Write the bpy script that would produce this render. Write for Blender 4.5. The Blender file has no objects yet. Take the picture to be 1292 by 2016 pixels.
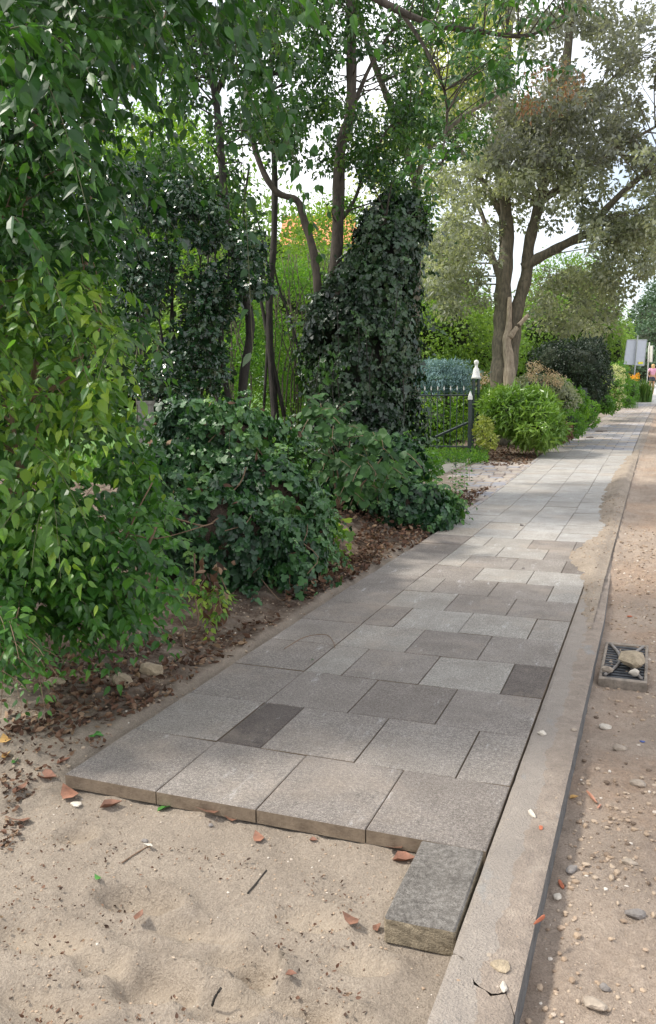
import bpy, bmesh, math, random
import numpy as np
from mathutils import Vector
random.seed(7)
rng = np.random.default_rng(11)
S = bpy.context.scene
COL = S.collection

# ---------------------------------------------------------------- camera
cd = bpy.data.cameras.new('camera'); cam = bpy.data.objects.new('camera', cd); COL.objects.link(cam)
FPX, PW, PH = 1703.5, 1292.0, 2016.0
yaw, pitch, roll = .3617, .1444, -.0074
F0 = np.array([-math.sin(yaw)*math.cos(pitch), math.cos(yaw)*math.cos(pitch), -math.sin(pitch)])
_r = np.array([math.cos(yaw), math.sin(yaw), 0.]); _u = np.cross(_r, F0)
R0 = math.cos(roll)*_r + math.sin(roll)*_u; U0 = -math.sin(roll)*_r + math.cos(roll)*_u
C0 = np.array([.4333, -2.5333, 1.4409])
from mathutils import Matrix
cam.matrix_world = Matrix(((R0[0], U0[0], -F0[0], C0[0]), (R0[1], U0[1], -F0[1], C0[1]), (R0[2], U0[2], -F0[2], C0[2]), (0, 0, 0, 1)))
cd.sensor_fit = 'VERTICAL'; cd.sensor_height = 24.0; cd.lens = 24.0*FPX/PH
cd.clip_start = .05; cd.clip_end = 1500
S.camera = cam
# ---------------------------------------------------------------- world, sun, exposure
SUN_EL, SUN_AZ = math.radians(50), math.radians(-104)      # azimuth from +Y, towards +X positive
w = bpy.data.worlds.new('World'); S.world = w; w.use_nodes = True
nt = w.node_tree; nt.nodes.clear()
out = nt.nodes.new('ShaderNodeOutputWorld'); bg = nt.nodes.new('ShaderNodeBackground')
sky = nt.nodes.new('ShaderNodeTexSky'); sky.sky_type = 'NISHITA'; sky.sun_disc = False
sky.sun_elevation = SUN_EL; sky.sun_rotation = SUN_AZ; sky.dust_density = 2.0
tc = nt.nodes.new('ShaderNodeTexCoord'); nz = nt.nodes.new('ShaderNodeTexNoise')
nz.inputs['Scale'].default_value = 2.2; nz.inputs['Detail'].default_value = 6
mr = nt.nodes.new('ShaderNodeMapRange'); mr.inputs['From Min'].default_value = .36; mr.inputs['From Max'].default_value = .56
mr.inputs['To Min'].default_value = .25; mr.inputs['To Max'].default_value = .97
mx = nt.nodes.new('ShaderNodeMix'); mx.data_type = 'RGBA'; mx.inputs[7].default_value = (8.2, 8.3, 8.6, 1)
nt.links.new(tc.outputs['Generated'], nz.inputs['Vector']); nt.links.new(nz.outputs['Fac'], mr.inputs['Value'])
nt.links.new(mr.outputs[0], mx.inputs[0]); nt.links.new(sky.outputs[0], mx.inputs[6])
nt.links.new(mx.outputs[2], bg.inputs['Color']); nt.links.new(bg.outputs[0], out.inputs['Surface'])
bg.inputs['Strength'].default_value = .13
sd = bpy.data.lights.new('sun', 'SUN'); sun = bpy.data.objects.new('sun', sd); COL.objects.link(sun)
sd.energy = 3.0; sd.angle = math.radians(6); sd.color = (1, .95, .86)
sv = Vector((math.sin(SUN_AZ)*math.cos(SUN_EL), math.cos(SUN_AZ)*math.cos(SUN_EL), math.sin(SUN_EL)))
sun.rotation_euler = sv.to_track_quat('Z', 'Y').to_euler()
S.view_settings.view_transform = 'Standard'; S.view_settings.look = 'None'
S.view_settings.gamma = 1; S.view_settings.exposure = .8
S.render.engine = 'CYCLES'; S.cycles.max_bounces = 8; S.cycles.transparent_max_bounces = 4
S.cycles.use_denoising = True

# ---------------------------------------------------------------- placing helpers
def ray(u, v): return F0 + R0*(u-PW/2)/FPX - U0*(v-PH/2)/FPX
def atD(u, v, D): return C0 + D*ray(u, v)
def zt(y):                                            # the street climbs gently far away
    d = np.maximum(0, np.asarray(y, float)-14)
    return np.where(d < 34, .0007*d*d, .0007*34*34 + np.minimum(d-34, 14)*.0476)
def at(u, v, z=0.):
    d = ray(u, v); return C0 + (z-C0[2])/d[2]*d
def atG(u, v):
    p = at(u, v, 0.) if ray(u, v)[2] < -1e-4 else atD(u, v, 200)
    lo, hi = 1., 200.
    for _ in range(40):
        m = (lo+hi)/2; q = atD(u, v, m)
        if q[2] > float(zt(q[1])): lo = m
        else: hi = m
    return atD(u, v, lo)
RX = np.array([math.cos(yaw), math.sin(yaw), 0.]); RY = np.array([-math.sin(yaw), math.cos(yaw), 0.]); RZ = np.array([0, 0, 1.])

def vnoise(x, y, seed=0):
    xi = np.floor(x).astype(np.int64); yi = np.floor(y).astype(np.int64); fx = x-xi; fy = y-yi
    fx = fx*fx*(3-2*fx); fy = fy*fy*(3-2*fy)
    def h(a, b):
        n = (a*374761393 + b*668265263 + seed*1442695041) & 0x7fffffff
        n = ((n ^ (n >> 13))*1274126177) & 0x7fffffff
        return ((n ^ (n >> 16)) & 0xffff)/65535.
    return (h(xi, yi)*(1-fx)+h(xi+1, yi)*fx)*(1-fy) + (h(xi, yi+1)*(1-fx)+h(xi+1, yi+1)*fx)*fy
def fbm(x, y, sc, seed=0, oc=4):
    r = 0; a = .5
    for o in range(oc):
        r = r + a*(vnoise(x*sc, y*sc, seed+o*17)-.5); sc *= 2.03; a *= .5
    return r*2

# ---------------------------------------------------------------- object helpers
def tag(o, label=None, cat=None, group=None, kind=None):
    if label: o['label'] = label
    if cat: o['category'] = cat
    if group: o['group'] = group
    if kind: o['kind'] = kind
    return o
def empty(name, loc, label, cat, group=None):
    o = bpy.data.objects.new(name, None); COL.objects.link(o); o.location = [float(c) for c in loc]; o.empty_display_size = .1
    return tag(o, label, cat, group)
def link(name, me, mat=None, parent=None):
    o = bpy.data.objects.new(name, me); COL.objects.link(o)
    if mat is not None and len(me.materials) == 0: me.materials.append(mat)
    if parent is not None:
        o.parent = parent
        p = parent; T = Vector((0, 0, 0))
        while p is not None: T += p.location; p = p.parent
        o.location = -T
    return o
def np_mesh(name, verts, loops, starts, smooth=False, attrs=None):
    me = bpy.data.meshes.new(name)
    me.vertices.add(len(verts)); me.vertices.foreach_set('co', np.asarray(verts, np.float32).ravel())
    me.loops.add(len(loops)); me.loops.foreach_set('vertex_index', np.asarray(loops, np.int32).ravel())
    me.polygons.add(len(starts)); me.polygons.foreach_set('loop_start', np.asarray(starts, np.int32))
    me.update(calc_edges=True)
    me.polygons.foreach_set('use_smooth', np.full(len(starts), smooth))
    for k, v in (attrs or {}).items():
        a = me.attributes.new(k, 'FLOAT', 'FACE'); a.data.foreach_set('value', np.asarray(v, np.float32))
    me.validate(); me.update()
    return me
class MB:
    def __init__(s): s.v = []; s.f = []; s.c = []
    def add(s, vs, fs, c=.5):
        b = len(s.v); s.v += [tuple(map(float, q)) for q in vs]; s.f += [[i+b for i in f] for f in fs]; s.c += [c]*len(fs)
    def box(s, c, h, rz=0, col=.5, taper=1.):
        x, y, z = c; a, b, d = h; ca, sa = math.cos(rz), math.sin(rz); vs = []
        for k in (-1, 1):
            t = 1 if k < 0 else taper
            for i, j in ((-1, -1), (1, -1), (1, 1), (-1, 1)):
                px, py = i*a*t, j*b*t; vs.append((x+px*ca-py*sa, y+px*sa+py*ca, z+k*d))
        s.add(vs, [(3, 2, 1, 0), (4, 5, 6, 7), (0, 1, 5, 4), (1, 2, 6, 5), (2, 3, 7, 6), (3, 0, 4, 7)], col)
    def slab(s, x0, x1, y0, y1, z0, z1, b=.006, col=.5, dz=(0, 0, 0, 0)):
        cs = ((x0, y0), (x1, y0), (x1, y1), (x0, y1)); ins = ((x0+b, y0+b), (x1-b, y0+b), (x1-b, y1-b), (x0+b, y1-b))
        vs = [(px, py, z0) for px, py in cs]+[(px, py, z1-b*.7+dz[i]) for i, (px, py) in enumerate(cs)]+[(px, py, z1+dz[i]) for i, (px, py) in enumerate(ins)]
        fs = [(8, 9, 10, 11)]
        for i in range(4):
            j = (i+1) % 4; fs += [(i, j, 4+j, 4+i), (4+i, 4+j, 8+j, 8+i)]
        s.add(vs, fs, col)
    def tube(s, pts, rad, n=7, cap=True, col=.5):
        pts = [np.array(p, float) for p in pts]
        if np.isscalar(rad): rad = [rad]*len(pts)
        rings = []; ref = np.array([.31, .27, .91])
        for i, p in enumerate(pts):
            t = pts[min(i+1, len(pts)-1)]-pts[max(i-1, 0)]; t = t/(np.linalg.norm(t)+1e-9)
            a = np.cross(t, ref if abs(t@ref) < .95 else np.array([1., 0, 0])); a /= np.linalg.norm(a); b = np.cross(t, a)
            rings.append([p+rad[i]*(a*math.cos(2*math.pi*k/n)+b*math.sin(2*math.pi*k/n)) for k in range(n)])
        vs = [q for r_ in rings for q in r_]; fs = []
        for i in range(len(pts)-1):
            for k in range(n):
                k2 = (k+1) % n; fs.append((i*n+k, i*n+k2, (i+1)*n+k2, (i+1)*n+k))
        if cap: fs += [tuple(range(n))[::-1], tuple((len(pts)-1)*n+k for k in range(n))]
        s.add(vs, fs, col)
    def mesh(s, name, smooth=False):
        L = [i for f in s.f for i in f]; st = np.cumsum([0]+[len(f) for f in s.f])[:-1]
        return np_mesh(name, np.array(s.v), L, st, smooth, {'rnd': s.c})
    def build(s, name, mat, parent=None, smooth=False): return link(name, s.mesh(name, smooth), mat, parent)
def smoothpath(pts, n=6):
    P = [np.array(p, float) for p in pts]; P = [2*P[0]-P[1]]+P+[2*P[-1]-P[-2]]; o = []
    for i in range(1, len(P)-2):
        for k in range(n):
            t = k/n; a, b, c, d = P[i-1:i+3]
            o.append(.5*((2*b)+(-a+c)*t+(2*a-5*b+4*c-d)*t*t+(-a+3*b-3*c+d)*t**3))
    o.append(P[-2]); return o
def rock_pts(r, sx=1, sy=1, sz=.7, seed=0, sub=2):
    bm = bmesh.new(); bmesh.ops.create_icosphere(bm, subdivisions=sub, radius=1)
    g = np.random.default_rng(seed); d = g.normal(size=(7, 3)); d /= np.linalg.norm(d, axis=1)[:, None]; cut = g.uniform(.62, .95, 7)
    vs = []
    for v in bm.verts:
        p = np.array(v.co)
        for q, k in zip(d, cut):
            e = p@q
            if e > k: p = p-(e-k)*q
        p = p*(1+.08*math.sin(5*p[0]+seed)+.06*math.sin(9*p[1]+2*seed)); vs.append(p*r*np.array([sx, sy, sz]))
    fs = [[v.index for v in f.verts] for f in bm.faces]; bm.free(); return vs, fs

# ---------------------------------------------------------------- materials
def newmat(name):
    m = bpy.data.materials.new(name); m.use_nodes = True; n = m.node_tree
    b = n.nodes['Principled BSDF']; return m, n, b
def ramp(n, fac, cols, pos=None):
    r = n.nodes.new('ShaderNodeValToRGB'); e = r.color_ramp.elements
    while len(e) < len(cols): e.new(.5)
    for i, c in enumerate(cols):
        e[i].position = (pos[i] if pos else i/(len(cols)-1)); e[i].color = (*c, 1)
    n.links.new(fac, r.inputs['Fac']); return r.outputs['Color']
def noise(n, sc, det=5, rough=.6, vec=None, w=None):
    t = n.nodes.new('ShaderNodeTexNoise'); t.inputs['Scale'].default_value = sc; t.inputs['Detail'].default_value = det; t.inputs['Roughness'].default_value = rough
    if vec is None:
        c = n.nodes.new('ShaderNodeTexCoord'); vec = c.outputs['Object']
    n.links.new(vec, t.inputs['Vector']); return t.outputs['Fac']
def mixc(n, f, a, b, mode='MIX'):
    m = n.nodes.new('ShaderNodeMix'); m.data_type = 'RGBA'; m.blend_type = mode
    for k, x in ((0, f), (6, a), (7, b)):
        if isinstance(x, (int, float)): m.inputs[k].default_value = x
        elif isinstance(x, tuple): m.inputs[k].default_value = (*x, 1)
        else: n.links.new(x, m.inputs[k])
    return m.outputs[2]
def math_(n, op, a, b=0.):
    m = n.nodes.new('ShaderNodeMath'); m.operation = op
    for k, x in ((0, a), (1, b)):
        if isinstance(x, (int, float)): m.inputs[k].default_value = x
        else: n.links.new(x, m.inputs[k])
    return m.outputs[0]
def bump(n, b, h, s=.4, d=.01):
    m = n.nodes.new('ShaderNodeBump'); m.inputs['Strength'].default_value = s; m.inputs['Distance'].default_value = d
    n.links.new(h, m.inputs['Height']); n.links.new(m.outputs[0], b.inputs['Normal'])
def attr(n, name):
    a = n.nodes.new('ShaderNodeAttribute'); a.attribute_name = name; return a.outputs['Fac']
def leafmat(name, cols, trans=.35, rough=.42, tcol=1.5, spec=.5):
    m, n, b = newmat(name); c = ramp(n, attr(n, 'rnd'), cols)
    c = mixc(n, .35, c, ramp(n, noise(n, 1.7, 3), [(.6, .62, .6), (1.3, 1.25, 1.1)]), 'MULTIPLY')
    n.links.new(c, b.inputs['Base Color']); b.inputs['Roughness'].default_value = rough; b.inputs['Specular IOR Level'].default_value = spec
    t = n.nodes.new('ShaderNodeBsdfTranslucent'); n.links.new(mixc(n, 1., c, (tcol*1.15, tcol*1.2, tcol*.5), 'MULTIPLY'), t.inputs['Color'])
    mx = n.nodes.new('ShaderNodeMixShader'); mx.inputs[0].default_value = trans
    n.links.new(b.outputs[0], mx.inputs[1]); n.links.new(t.outputs[0], mx.inputs[2])
    n.links.new(mx.outputs[0], n.nodes['Material Output'].inputs['Surface']); return m
def plain(name, col, rough=.7, var=.25, sc=12, bs=.2, metal=0., bd=.005):
    m, n, b = newmat(name); f = noise(n, sc, 6)
    c = ramp(n, f, [tuple(x*(1-var) for x in col), tuple(min(1, x*(1+var)) for x in col)], [.3, .7])
    n.links.new(c, b.inputs['Base Color']); b.inputs['Roughness'].default_value = rough; b.inputs['Metallic'].default_value = metal
    bump(n, b, noise(n, sc*4, 4), bs, bd); return m
def barkmat(name, a, c, sc=18):
    m, n, b = newmat(name); co = n.nodes.new('ShaderNodeTexCoord'); mp = n.nodes.new('ShaderNodeMapping'); mp.inputs['Scale'].default_value = (1, 1, .22)
    n.links.new(co.outputs['Object'], mp.inputs['Vector']); f = noise(n, sc, 8, .7, mp.outputs[0])
    n.links.new(ramp(n, f, [a, c], [.35, .68]), b.inputs['Base Color']); b.inputs['Roughness'].default_value = .9; bump(n, b, f, .8, .02); return m
G = lambda r, g, b: (r, g, b)
M = {}
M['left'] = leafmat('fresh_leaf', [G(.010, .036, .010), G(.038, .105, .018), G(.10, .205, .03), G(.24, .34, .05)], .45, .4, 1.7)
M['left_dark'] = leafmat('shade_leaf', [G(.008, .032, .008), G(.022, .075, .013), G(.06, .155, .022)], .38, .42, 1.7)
M['low'] = leafmat('bush_leaf', [G(.012, .045, .012), G(.045, .14, .022), G(.11, .25, .035)], .4, .42, 1.6)
M['ivy'] = leafmat('ivy_leaf', [G(.006, .024, .012), G(.016, .06, .022), G(.05, .14, .034), G(.14, .26, .06)], .14, .44, 1.3, .5)
M['ivyd'] = leafmat('old_ivy_leaf', [G(.004, .014, .008), G(.010, .03, .013), G(.025, .065, .02), G(.06, .13, .03)], .12, .36, 1.2, .6)
M['holly'] = leafmat('holly_leaf', [G(.008, .03, .014), G(.014, .05, .018), G(.03, .08, .02)], .12, .25, 1.2, .7)
M['canopy'] = leafmat('canopy_leaf', [G(.010, .032, .012), G(.022, .065, .018), G(.05, .12, .022), G(.12, .2, .03)], .38, .4)
M['canopy_near'] = leafmat('branch_leaf', [G(.02, .06, .02), G(.035, .10, .022), G(.07, .16, .03)], .35, .38)
M['round'] = leafmat('hazel_leaf', [G(.014, .045, .014), G(.03, .085, .022), G(.055, .13, .03)], .3, .55, 1.5, .3)
M['sunny'] = leafmat('garden_leaf', [G(.035, .10, .012), G(.10, .2, .02), G(.26, .34, .03)], .45, .5, 1.7)
M['mid'] = leafmat('garden_green_leaf', [G(.045, .12, .02), G(.085, .2, .03), G(.17, .3, .04)], .45, .5, 1.6)
M['grey'] = leafmat('greygreen_leaf', [G(.10, .115, .09), G(.18, .20, .16), G(.28, .30, .25), G(.39, .41, .35)], .42, .42)
M['purple'] = leafmat('copper_leaf', [G(.10, .11, .10), G(.18, .19, .18), G(.29, .30, .285)], .38, .45)
M['rust'] = leafmat('rusty_leaf', [G(.16, .08, .05), G(.26, .14, .09), G(.33, .24, .15)], .35, .55)
M['yellow'] = leafmat('yellow_leaf', [G(.15, .2, .05), G(.30, .34, .09), G(.45, .42, .18)], .45, .5, 1.3)
M['laurel'] = leafmat('lime_leaf', [G(.07, .15, .03), G(.14, .26, .04), G(.26, .38, .07)], .3, .35, 1.2)
M['yew'] = leafmat('dark_hedge_leaf', [G(.008, .02, .012), G(.016, .036, .018), G(.03, .06, .025)], .1, .5)
M['spruce'] = leafmat('blue_needle', [G(.07, .14, .15), G(.14, .24, .27), G(.24, .36, .41)], .15, .6)
M['far'] = leafmat('far_leaf', [G(.08, .15, .03), G(.14, .24, .05), G(.24, .34, .08)], .4, .6)
M['fardark'] = leafmat('far_dark_leaf', [G(.035, .075, .045), G(.06, .11, .06), G(.09, .15, .075)], .2, .6)
M['cream'] = leafmat('cream_petal', [G(.5, .55, .25), G(.72, .72, .45), G(.85, .84, .66)], .3, .7, 1.0)
M['dryflower'] = leafmat('dry_flower', [G(.35, .24, .15), G(.55, .42, .3), G(.68, .6, .48)], .3, .8, 1.0)
M['orange'] = leafmat('orange_petal', [G(.8, .35, .02), G(.9, .5, .03)], .3, .7, 1.0)
M['litter'] = leafmat('dead_leaf', [G(.045, .028, .02), G(.10, .052, .034), G(.16, .085, .055), G(.30, .21, .14)], .08, .75, 1.0, .3)
M['grass'] = leafmat('grass_blade', [G(.05, .12, .02), G(.09, .2, .035), G(.2, .28, .06)], .35, .5)
M['core'] = plain('dark_filler', (.022, .032, .014), .95, .4, 9, .8)  # near-black green, stands in for the shade deep inside the foliage
M['bark'] = barkmat('brown_bark', (.03, .024, .018), (.105, .085, .065))
M['barkdark'] = barkmat('dark_bark', (.012, .011, .009), (.045, .038, .03), 26)
M['barkgrey'] = barkmat('grey_bark', (.06, .055, .04), (.2, .17, .12), 22)
M['deadwood'] = barkmat('pale_split_wood', (.20, .155, .11), (.44, .37, .28), 24)
M['green_twig'] = plain('green_twig', (.07, .075, .03), .8, .3, 30)
M['twig'] = plain('dry_twig', (.17, .11, .07), .9, .3, 30)

# ---------------------------------------------------------------- leaves
TM = {
 'ovate': ([(0, 0, 0), (-.27, .22, .07), (0, .3, 0), (.27, .22, .07), (-.29, .52, .05), (0, .62, -.02), (.29, .52, .05), (0, 1.08, -.16)],
           [(0, 2, 1), (0, 3, 2), (1, 2, 5, 4), (2, 3, 6, 5), (4, 5, 7), (5, 6, 7)]),
 'long': ([(0, 0, 0), (-.13, .35, .04), (0, .4, 0), (.13, .35, .04), (0, 1, -.18)], [(0, 2, 1), (0, 3, 2), (1, 2, 4), (2, 3, 4)]),
 'ivy': ([(0, .32, -.03), (0, 0, .04), (-.3, -.14, .03), (-.56, .18, .0), (-.3, .38, .06), (-.34, .7, .0), (0, 1, -.08), (.34, .7, 0), (.3, .38, .06), (.56, .18, 0), (.3, -.14, .03)],
         [(0, 2, 1), (0, 3, 2), (0, 4, 3), (0, 5, 4), (0, 6, 5), (0, 7, 6), (0, 8, 7), (0, 9, 8), (0, 10, 9), (0, 1, 10)]),
 'round': ([(0, .45, -.05), (0, 0, .0), (-.36, .12, .04), (-.48, .5, .05), (-.3, .84, .02), (0, 1.02, -.06), (.3, .84, .02), (.48, .5, .05), (.36, .12, .04)],
           [(0, 2, 1), (0, 3, 2), (0, 4, 3), (0, 5, 4), (0, 6, 5), (0, 7, 6), (0, 8, 7), (0, 1, 8)]),
 'small': ([(0, 0, 0), (-.3, .42, .1), (0, 1, -.05), (.3, .42, .1)], [(0, 2, 1), (0, 3, 2)]),
 'needle': ([(-.04, 0, 0), (.04, 0, 0), (0, 1, 0)], [(0, 1, 2)]),
 'curl': ([(0, 0, .05), (-.3, .25, .22), (0, .3, 0), (.3, .2, .16), (-.26, .6, .26), (0, .62, .04), (.3, .58, .08), (0, 1.05, .25)],
          [(0, 2, 1), (0, 3, 2), (1, 2, 5, 4), (2, 3, 6, 5), (4, 5, 7), (5, 6, 7)]),
}
def nrmz(a): return a/(np.linalg.norm(a, axis=1, keepdims=True)+1e-9)
def leaves(name, P, Dv, Nv, size, tm, rnd=None):
    V, Fc = TM[tm]; V = np.array(V); N = len(P)
    Y = nrmz(Dv); X = nrmz(np.cross(Y, Nv)); Z = np.cross(X, Y)
    size = np.broadcast_to(np.asarray(size, float), (N,))
    wv = rng.uniform(.62, 1.2, N); size = size*rng.uniform(.75, 1.2, N)
    co = P[:, None]+size[:, None, None]*(V[None, :, 0, None]*X[:, None]*wv[:, None, None]+V[None, :, 1, None]*Y[:, None]+V[None, :, 2, None]*Z[:, None]*rng.uniform(-.4, 2.6, N)[:, None, None])
    k = len(V); base = (np.arange(N)*k)[:, None]
    fl = np.array([i for f in Fc for i in f]); ln = np.array([len(f) for f in Fc]); st = np.cumsum(np.r_[0, ln])[:-1]
    L = (base+fl[None]).ravel(); ST = ((np.arange(N)*len(fl))[:, None]+st[None]).ravel()
    if rnd is None: rnd = rng.random(N)
    return np_mesh(name, co.reshape(-1, 3), L, ST, False, {'rnd': np.repeat(rnd, len(Fc))})
def rdir(n): return nrmz(rng.normal(size=(n, 3)))
def clump_leaves(C, R, n, size, droop=.5, up=.6, flat=.75):
    """leaves in ragged clumps: C centres, R radii, n leaves per clump"""
    C = np.repeat(C, n, 0); Rr = np.repeat(R, n); cl = np.repeat(rng.random(len(R)), n); N = len(C)
    d = rdir(N); rr = Rr*rng.random(N)**.45; P = C+d*rr[:, None]*np.array([1, 1, flat])
    Dv = d*.8+rng.normal(size=(N, 3))*.5+np.array([0, 0, -droop]); Nv = rng.normal(size=(N, 3))*.55+d*.35+np.array([0, 0, up])
    return P, Dv, Nv, size*rng.uniform(.65, 1.25, N), np.clip(.55*cl+.45*rng.random(N), 0, 1)
def inpoly(u, v, poly):
    r = np.zeros(len(u), bool); j = len(poly)-1
    for i in range(len(poly)):
        xi, yi = poly[i]; xj, yj = poly[j]
        c = ((yi > v) != (yj > v)) & (u < (xj-xi)*(v-yi)/((yj-yi) or 1e-9)+xi); r ^= c; j = i
    return r
def region(poly, n, D0, D1, gate=.0, gs=.02, seed=1):
    a = np.array(poly); o = []; c = 0
    while c < n:
        u = rng.uniform(a[:, 0].min(), a[:, 0].max(), 4*n); v = rng.uniform(a[:, 1].min(), a[:, 1].max(), 4*n)
        k = inpoly(u, v, poly) & (vnoise(u*gs, v*gs, seed) > gate); o.append(np.stack([u[k], v[k]], 1)); c += k.sum()
    uv = np.vstack(o)[:n]; D = rng.uniform(D0, D1, n)
    return np.array([atD(a_, b_, d_) for (a_, b_), d_ in zip(uv, D)]).reshape(-1, 3)
def sprays(P0, dirs, length, nl, size, droop=.9, petiole=.2):
    """arching twigs carrying opposite pairs of leaves"""
    N = len(P0); L = np.broadcast_to(length, (N,)); d = nrmz(dirs); t = np.linspace(.05, 1, nl)
    perp = nrmz(np.cross(d, np.array([0, 0, 1.]))+1e-3)
    T = t[None, :, None]; Ls = L[:, None, None]
    pos = P0[:, None]+d[:, None]*Ls*T+np.array([0, 0, -1.])*Ls*droop*.5*T**2
    tan = d[:, None]+np.array([0, 0, -1.])*droop*T
    tan = tan/np.linalg.norm(tan, axis=2, keepdims=True); P = []; D = []; Nn = []; Z = []; Rn = []; cl = rng.random(N)
    for s in (-1, 1):
        ld = tan*.55+s*perp[:, None]*.75+np.array([0, 0, -.45])+rng.normal(size=tan.shape)*.22
        nn = np.array([0, 0, .9])+rng.normal(size=tan.shape)*.35+np.array([-RY[0], -RY[1], 0])*.45
        P.append((pos+s*perp[:, None]*size*petiole).reshape(-1, 3)); D.append(ld.reshape(-1, 3)); Nn.append(nn.reshape(-1, 3))
        Z.append(np.broadcast_to(size*(1-.45*t)[None], (N, nl)).ravel()*rng.uniform(.75, 1.2, N*nl)); Rn.append(np.clip(np.repeat(cl, nl)*.5+rng.random(N*nl)*.5, 0, 1))
    return np.vstack(P), np.vstack(D), np.vstack(Nn), np.concatenate(Z), np.concatenate(Rn), pos
def twigs_mesh(mb, pos, r=.002, step=3):
    for q in pos:
        ix = list(range(0, len(q)-1, step))+[len(q)-1]
        mb.tube([q[i] for i in ix], [r*(1-.6*i/len(ix)) for i in range(len(ix))], 4, False)
def blob_pts(blobs, dens, thick=.12):
    """points near the surface of a union of ellipsoids given as (centre, (rx, ry, rz)) in the yaw frame"""
    B = np.stack([RX, RY, RZ]); P = []; Nn = []
    for i, (c, r) in enumerate(blobs):
        r = np.array(r, float); area = 4*math.pi*((r[0]*r[1])**1.6/3+(r[0]*r[2])**1.6/3+(r[1]*r[2])**1.6/3)**(1/1.6)
        n = int(area*dens); d = rdir(n)
        wob = 1+.30*(vnoise(d[:, 0]*2.3+9+i, d[:, 2]*2.3+d[:, 1]*2+5, 3+i)-.5)+.30*(vnoise(d[:, 0]*5+9, d[:, 2]*5+d[:, 1]*4+5+i, 8)-.5)+.16*(vnoise(d[:, 0]*13+9, d[:, 2]*13+d[:, 1]*11+5+i, 18)-.5)
        tail = rng.random(n) < .10; wob = wob+tail*rng.random(n)*.22*(vnoise(d[:, 0]*9+19, d[:, 2]*9+d[:, 1]*7+15+i, 28) > .5)
        q = d*r*(wob*(1+thick*(rng.random(n)-.7)))[:, None]; nn = nrmz(d/r)
        p = c+q@B; keep = np.ones(n, bool)
        for j, (c2, r2) in enumerate(blobs):
            if j != i: keep &= ((((p-c2)@B.T)/np.array(r2))**2).sum(1) > .72
        P.append(p[keep]); Nn.append((nn@B)[keep])
    return np.vstack(P), np.vstack(Nn)
def pb(u, v, D, ru, rv, dep): return (atD(u, v, D), (ru*D/FPX, dep, rv*D/FPX))
def add_core(blobs, parent, mat='core', k=.8, name='dark_filler'):  # solid ellipsoids added inside plants to block see-through, not modelled twigs
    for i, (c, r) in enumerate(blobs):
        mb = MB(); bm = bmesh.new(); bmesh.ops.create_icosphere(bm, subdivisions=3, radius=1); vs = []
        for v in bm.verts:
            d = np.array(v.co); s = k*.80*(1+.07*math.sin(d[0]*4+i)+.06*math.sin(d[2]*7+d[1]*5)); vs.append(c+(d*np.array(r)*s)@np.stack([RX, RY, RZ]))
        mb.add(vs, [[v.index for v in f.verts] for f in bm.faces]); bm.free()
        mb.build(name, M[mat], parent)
def bush(name, label, cat, blobs, dens, size, tm, mat, group=None, thick=.25, core=.78, out=.5, down=.3, part='foliage', base=None, extra=None):
    c = np.mean([b[0] for b in blobs], 0) if base is None else np.array(base); b0 = [c[0], c[1], float(zt(c[1]))]
    t = empty(name, b0, label, cat, group)
    P, Nn = blob_pts(blobs, dens*2.1, thick); k = P[:, 2] > zt(P[:, 1])+.01; P = P[k]; Nn = Nn[k]; n = len(P)
    Dv = Nn*out+rng.normal(size=(n, 3))*.55+np.array([0, 0, -down]); Nv = Nn*.8+rng.normal(size=(n, 3))*.5+np.array([0, 0, .4])
    cl = vnoise(P[:, 0]*2.2+50, P[:, 1]*2.2+P[:, 2]*2.6+50, 4)
    link(part, leaves(part, P, Dv, Nv, size*rng.uniform(.65, 1.25, n), tm, np.clip(.6*cl+.4*rng.random(n), 0, 1)), M[mat], t)
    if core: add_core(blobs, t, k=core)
    return t
# ================================================================ SETTING
def grid_mesh(name, xs, ys, zf, mat, attrs=None, kind='structure', xmap=None):
    X, Y = np.meshgrid(xs, ys)
    if xmap is not None: X = xmap(X, Y)
    Z = zf(X, Y); nx, ny = len(xs), len(ys)
    V = np.stack([X, Y, Z], -1).reshape(-1, 3); i = np.arange(ny-1)[:, None]*nx+np.arange(nx-1)[None]
    L = np.stack([i, i+1, i+1+nx, i+nx], -1).reshape(-1); st = np.arange((nx-1)*(ny-1))*4
    me = np_mesh(name, V, L, st, True)
    for k, fn in (attrs or {}).items():
        a = me.attributes.new(k, 'FLOAT', 'POINT'); a.data.foreach_set('value', fn(X, Y).ravel().astype(np.float32))
    o = link(name, me, mat); tag(o, kind=kind); return o
_pl = [at(1085, 885), atG(1110, 870), atG(1150, 845), atG(1190, 820), atG(1232, 802), atG(1256, 785)]
_pr = [at(1250, 880), atG(1262, 850), atG(1274, 825), atG(1287, 801), atG(1312, 785)]
LY = [-5, 3, 5.8, 8.3]+[p[1] for p in _pl]+[90]; LX = [-1.59, -1.6, -1.56, -1.54]+[p[0] for p in _pl]+[_pl[-1][0]+2.4]
RYv = [-5, 15]+[p[1] for p in _pr]+[90]; RXv = [0, 0]+[p[0] for p in _pr]+[_pr[-1][0]+6]
xl = lambda y: np.interp(y, LY, LX); xr = lambda y: np.interp(y, RYv, RXv)
xk = lambda y: np.interp(y, RYv, RXv)+np.interp(y, [-5, 3, 5, 13, 18, 60], [.185, .185, .145, .13, .2, .22])
sst = lambda a, b, x: (lambda t: t*t*(3-2*t))(np.clip((x-a)/(b-a), 0, 1))

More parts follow.
